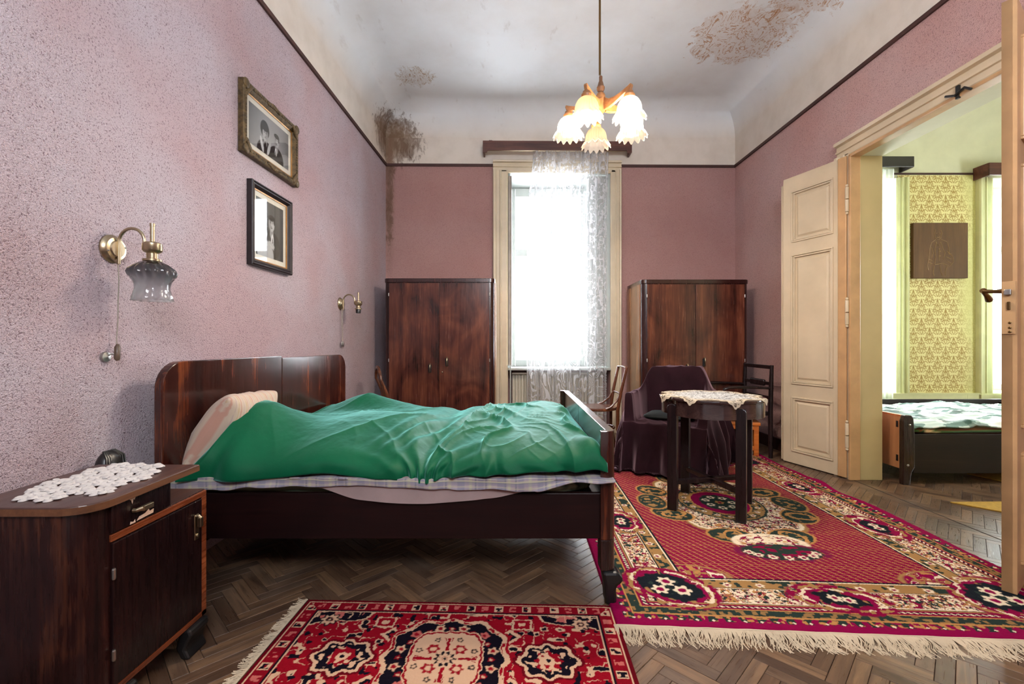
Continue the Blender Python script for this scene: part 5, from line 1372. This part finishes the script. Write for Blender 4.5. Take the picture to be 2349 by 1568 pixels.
def curtain(name, label, x0t, x1t, x0b, x1b, Y, z0, z1, folds, amp, seed, lacy):
    n, m = 260, 560 if lacy else 60
    u = np.linspace(0, 1, n)[:, None]+np.zeros((1, m)); t = np.linspace(0, 1, m)[None, :]+np.zeros((n, 1))   # t: 0 at the top
    z = z1+(z0-z1)*t
    wv = .08*np.sin(t*3+seed)
    k = smooth(0, .25, t)
    xx = (x0t+(x1t-x0t)*u)*(1-k)+(x0b+(x1b-x0b)*u)*k
    ph = 2*PI*(folds*u+.35*np.sin(u*7+seed))+wv
    y = Y+amp*np.sin(ph)*(.6+.4*t)+.35*amp*np.sin(2.3*ph+1)+.006*vn(u*9, t*5, seed)
    xx = xx+.35*amp*np.cos(ph)
    s_, zz = u*2.6, z                                       # cloth is fuller than its span
    if lacy:
        sm_ = (np.abs(vn(s_*16, zz*11, 3)) < .16)|(np.abs(vn(s_*20+4, zz*20, 5)) < .12)|(vn(s_*30, zz*30, 7) > .5)
        wx = s_+.05*vn(s_*5, zz*5, 8); wz = zz+.10*vn(s_*4, zz*4, 9)
        f = vn(wx*5.0, wz*3.2, 10)+.3*vn(wx*9, wz*7, 12); pb_ = (np.abs((f*5.2) % 1-.5) < .21)
        low = smooth(1.22, .98, zz+.10*np.sin(s_*9))
        pat = np.where(low > .5, pb_*1.0, sm_*1.0)
        al = .26+.70*pat
        hd_ = smooth(z1-.16, z1-.06, zz); al = al*(1-.4*hd_)+.10*hd_
        al = np.where(t > .992, .85, al)
        c3 = np.zeros((n, m, 3)); c3[:] = C(204, 204, 206)
    else:
        al = .66+.22*(np.sin(ph)*.5+.5); c3 = np.zeros((n, m, 3)); c3[:] = C(206, 214, 198)
    col = np.concatenate([c3, al[..., None]], -1)
    o = grid(name, np.stack([xx, y, z], -1), m_curtain, None, col); tag(o, label, 'curtain'); return o
curtain('lace_curtain', 'white lace curtain with paisley hem hanging across the bright window', .262, 1.19, .185, 1.165, 5.545, .12, 3.45, 7, .034, 1, True)

# ------------------------------------------------------------------ chandelier
HC = Vector((.589, 2.97, 2.62))
ch = thing('chandelier', 'five-armed wooden chandelier with frilled glass bell shades, three lit', 'chandelier', (HC.x, HC.y, HC.z))
b = MB(); b.tube([(HC.x-.016, HC.y, ZC), (HC.x-.016, HC.y, 2.86)], .007, 10); b.lathe([(.05, ZC-.002), (.048, ZC-.03), (.012, ZC-.06)], (HC.x-.016, HC.y, 0), 18, cap=True); b.build('rod', m_bronze, ch, sm=1)
b = MB(); b.lathe([(.007, .235), (.011, .23), (.011, .20), (.014, .195), (.022, .165), (.026, .160), (.026, .150), (.022, .14), (.017, .13), (.020, .118), (.026, .112), (.026, .03), (.020, .02), (.012, .012), (.0, .008)], (HC.x-.01, HC.y, 2.62), 20); b.build('hub', m_oakdark, ch, sm=0.6)
b = MB(); b.lathe([(.0, .002), (.028, .004), (.030, .02), (.030, .105), (.024, .118), (.0, .12)], (HC.x-.01, HC.y, 2.62), 20); b.build('hub_block', m_oak, ch, sm=0.5)
m_shade_on = glassy(Mat('frosted_bell_glass'), (0.98, 0.90, 0.80), 0.62, 0.22)
m_bulb_on = Mat('lit_bulb'); m_bulb_on.set(color=(1, .9, .7), emit=(1.0, 0.80, 0.58), emits=25.0)
m_bulb_off = glassy(Mat('clear_bulb'), (0.95, 0.93, 0.9), 0.25, 0.35)
for k in range(5):
    a = math.radians(90-72*k); on = k in (1, 2, 4)
    d = Vector((math.cos(a), math.sin(a), 0)); R = .222
    M = Matrix(((d.x, -d.y, 0, HC.x), (d.y, d.x, 0, HC.y), (0, 0, 1, HC.z), (0, 0, 0, 1)))
    up = [(.022, .088), (.06, .060), (.11, .052), (.165, .058), (.215, .070), (.238, .078)]
    dn = [(.244, .066), (.238, .05), (.232, .040), (.224, .030), (.206, .030), (.196, .040), (.165, .030), (.11, .014), (.06, .004), (.022, .004)]
    b = MB(); b.prism(up+dn, -.011, .011, 'y', M); arm = b.build('arm', m_oak, ch, bevel=.003)
    nk = HC+d*R
    b = MB(); b.lathe([(.012, .040), (.024, .034), (.026, .024), (.034, .014), (.034, .0), (.030, -.006)], (nk.x, nk.y, HC.z), 20); b.build('collar', m_oak, arm, sm=0.6)
    def frill(r, z, a_):
        q = max(0, (-z-.085)/.045)
        return r*(1+.055*q*math.cos(14*a_)+.012*math.cos(28*a_)*(1-q))
    def fz(p): return p
    prof = [(.024, -.002), (.040, -.008), (.056, -.022), (.068, -.045), (.073, -.066), (.074, -.084), (.077, -.096), (.084, -.108), (.094, -.118), (.100, -.128)]
    rings = []
    for (r, z) in prof:
        q = max(0, (-z-.085)/.043)
        rings.append([Vector((nk.x+frill(r, z, 2*PI*j/112)*math.cos(2*PI*j/112), nk.y+frill(r, z, 2*PI*j/112)*math.sin(2*PI*j/112), HC.z+z+.011*q*math.cos(14*2*PI*j/112+PI))) for j in range(112)])
    b = MB(); b.ring_loft(rings, False); sh_ = b.build('glass_shade', m_shade_on, arm, sm=3)
    sm_ = sh_.modifiers.new('thickness', 'SOLIDIFY'); sm_.thickness = .0025
    b = MB(); b.lathe([(.0, -.012), (.012, -.014), (.012, -.038), (.014, -.042), (.024, -.060), (.027, -.074), (.023, -.090), (.012, -.099), (.0, -.101)], (nk.x, nk.y, HC.z), 18); b.build('bulb', m_bulb_on if on else m_bulb_off, arm, sm=1.2)
    if on:
        l = bpy.data.lights.new('chandelier_bulb_light', 'POINT'); l.energy = 13.0; l.color = (1.0, 0.87, 0.72); l.shadow_soft_size = .03
        lo = bpy.data.objects.new('chandelier_bulb_light', l); COL.objects.link(lo); lo.location = (nk.x, nk.y, HC.z-.112)

# ------------------------------------------------------------------ next room: bed, quilt, plaque, pelmets, curtains, mats
nb = thing('single_bed', 'dark wooden single bed with orange end panel in the next room', 'bed', (4.1, 4.1, 0))
BX, BY, BW = 3.10, 3.575, 1.16
b = MB(); b.prism([(BX-.035, 0), (BX+.018, 0), (BX+.028, .09), (BX+.055, .14), (BX+.055, .40), (BX+.045, .52), (BX+.030, .545), (BX-.02, .545), (BX-.035, .50)], BY-.012, BY+.03, 'y'); b.build('post', m_beddark, nb, bevel=.005)
b = MB(); b.prism([(BX-.035, 0), (BX+.055, 0), (BX+.055, .545), (BX-.035, .545)], BY+BW, BY+BW+.04, 'y'); b.build('post', m_beddark, nb, bevel=.004)
b = MB(); b.box(BX-.015, BX+.005, BY+.03, BY+BW, .115, .530); b.build('end_panel', m_panelply, nb, bevel=.002)
b = MB(); b.box(BX-.018, BX+.012, BY+.03, BY+BW, .530, .542); b.build('end_cap', m_stool, nb)
b = MB(); b.box(BX+.055, 5.1, BY+.002, BY+.026, .088, .395); b.build('side_rail', m_darkbed, nb, bevel=.003)
b = MB(); b.box(BX+.03, 5.1, BY+BW, BY+BW+.03, .10, .525); b.build('back_board', m_darkbed, nb, bevel=.003)
b = MB(); b.box(5.06, 5.1, BY+.03, BY+BW, .0, .50); b.build('end_panel', m_darkbed, nb)
b = MB()
for (x, z) in ((BX+.012, .470), (BX-.002, .155)): b.lathe([(.009, 0), (.009, .004), (.004, .007), (.0, .007)], (0, 0, 0), 12, Matrix.Translation((x, BY-.012, z)) @ Matrix.Rotation(PI/2, 4, 'X'))
b.build('bolt_head', m_steel, nb, sm=0.8)
b = MB()
for z in (.44, .17): b.box(BX-.017, BX-.0145, BY+.06, BY+.08, z, z+.05)
b.build('slot', m_blk, nb)
b = MB(); b.box(BX+.03, 5.06, BY+.03, BY+BW, .30, .36); b.build('bed_base', m_redcush, nb)
P = cushion((4.09, BY+.60, .415), (.955, .575, .05), 90, 16, 14)
P[..., 2] += .02*smooth(BY+.15, BY+.02, P[..., 1])*np.sin(P[..., 0]*3)*.5
col = np.zeros(P.shape); col[:] = C(62, 92, 44); k = vn(P[..., 0]*22, P[..., 1]*18+P[..., 2]*10, 5); put(col, k > .36, C(226, 196, 150)); put(col, k < -.45, C(150, 60, 40)); put(col, np.abs(k) < .05, C(30, 50, 34))
o = grid('mattress', P, m_paint_cloth, None, col, closeu=True); tag(o, 'green flowered mattress on the single bed in the next room', 'mattress')
def quilt():
    n, m = 260, 150
    x = np.linspace(3.12, 5.05, n)[:, None]+np.zeros((1, m)); y = np.linspace(BY+.025, BY+1.16, m)[None, :]+np.zeros((n, 1))
    z = .472+.018*fbm(x*3, y*3, 3)+.030*smooth(BY+.5, BY+1.0, y)*np.clip(vn(x*3.2, y*3.5, 6)+.3, 0, 1)+.016*(1-np.abs(vn(x*9+3*y, y*12, 9)))**2+.010*(1-np.abs(vn(x*5+1.5*vn(x*2, y*2, 1), y*9+x*2, 12)))**3
    e = np.minimum(np.minimum(x-3.12, 5.05-x), np.minimum(y-BY-.025, BY+1.16-y)); z -= .03*smooth(.05, 0, e)
    col = np.zeros((n, m, 3)); col[:] = C(208, 228, 226); k = vn(x*7+2*y, y*16-x*3, 8); put(col, k > .38, C(60, 112, 104), .75); put(col, k < -.5, C(240, 246, 246)); put(col, (vn(x*9, y*9, 14) > .62), C(44, 84, 78), .7)
    o = grid('quilt', np.stack([x, y, z], -1), m_paint_cloth, None, col, thick=.012); tag(o, 'crumpled pale teal quilt covering the single bed in the next room', 'quilt')
quilt()
P = cushion((3.23, BY+.80, .545), (.10, .20, .048), 50, 18, 5, None, .05, 2)
col = np.zeros(P.shape); col[:] = C(96, 22, 36); k = vn(P[..., 0]*60, P[..., 1]*60+P[..., 2]*60, 5); put(col, k > .3, C(176, 110, 110))
o = grid('small_cushion', P, m_paint_cloth, None, col, closeu=True); tag(o, 'small dark red patterned cushion at the end of the next room bed', 'cushion')

pq = thing('carved_plaque', 'square dark wooden plaque with a carved standing figure on yellow wallpaper', 'plaque', (5.24, 5.615, 2.25))
b = MB(); b.box(4.935, 5.607, 5.595, 5.634, 1.905, 2.585); b.build('board', m_plaque, pq, bevel=.004)
def carve():
    b_ = MB(); cx, cz = 5.24, 2.215
    L = [[(-.03, .30), (-.045, .25), (-.035, .19), (0, .165), (.03, .19), (.045, .25), (.03, .29)], [(-.03, .245), (-.012, .25)], [(.012, .25), (.028, .245)], [(-.02, .20), (0, .195), (.02, .202)],
         [(-.03, .17), (-.08, .13), (-.10, .05), (-.11, -.06), (-.125, -.16), (-.115, -.22)], [(.03, .17), (.10, .14), (.125, .07), (.13, 0), (.17, -.05), (.175, -.12), (.13, -.17), (.05, -.13), (-.04, -.15)],
         [(-.02, .14), (-.04, .05), (-.03, -.05), (-.04, -.14)], [(.03, .13), (.05, .06), (.08, 0), (.06, -.08)], [(-.03, .14), (0, .09), (.03, .14)], [(.01, .06), (.01, -.10)], [(-.05, -.16), (-.06, -.25), (-.05, -.29)],
         [(.02, -.15), (.03, -.24), (.05, -.29)], [(.10, -.17), (.08, -.25), (.09, -.29)], [(-.11, -.08), (-.07, -.10)], [(-.11, -.12), (-.07, -.14)], [(.09, -.05), (.15, -.08)], [(.10, -.10), (.15, -.13)], [(.11, .02), (.13, -.02), (.15, -.01)], [(.005, .02), (.03, .02)], [(.005, -.04), (.03, -.04)], [(-.08, .07), (-.06, .0), (-.075, -.06)]]
    for l in L: b_.tube([(cx+x*1.05, 5.5945, cz+z*.97) for x, z in l], .0032, 5)
    b_.build('carving', plain('carved_line', D(150, 118, 76), 0.5), pq)
carve()
def next_pelmet(label, x0, x1, proud, z0, z1, mt_):
    T = thing('curtain_pelmet', label, 'pelmet', ((x0+x1)/2, YB-proud/2, z0))
    b_ = MB(); b_.box(x0, x1, YB-proud, YB-proud+.018, z0, z1); b_.build('front_board', mt_, T, bevel=.006)
    for x in (x0, x1-.018):
        b_ = MB(); b_.box(x, x+.018, YB-proud+.018, YB-.001, z0, z1); b_.build('return_board', mt_, T)
    b_ = MB(); b_.box(x0+.018, x1-.018, YB-proud+.018, YB-.001, z1-.02, z1); b_.build('lid', mt_, T)
next_pelmet('black pelmet box on the left in the next room, above the sheer curtain', 3.5, 4.82, .20, 3.215, 3.345, m_pelblack)
next_pelmet('dark brown pelmet box at the right of the yellow wallpaper in the next room', 5.72, 7.2, .20, 3.12, 3.27, m_pelmet)
curtain('sheer_curtain', 'white sheer curtain beside the yellow wallpaper under the black pelmet', 4.1, 4.66, 4.15, 4.64, YB-.11, .40, 3.22, 6, .022, 2, False)
curtain('sheer_curtain', 'white sheer curtain at the right edge of the next room wallpaper', 5.93, 6.9, 5.93, 6.9, YB-.12, .40, 3.13, 8, .025, 4, False)
def mat_(label, pts, name='straw_mat'):
    b_ = MB(); b_.prism(pts, .001, .008); o = b_.build(name, m_straw, None); tag(o, label, 'mat')
m_straw = plain('ochre_mat_weave', D(172, 136, 52), 0.95, var=0.15, vsc=60, bump=0.4, bsc=200)
mat_('ochre woven mat on the next room parquet nearest the doorway', [(3.05, 3.168), (3.9, 3.19), (3.9, 2.6), (3.45, 2.75)])
mat_('pale ochre mat under the edge of the next room bed', [(3.86, 3.86), (4.9, 3.9), (4.9, 3.42), (3.98, 3.44)])
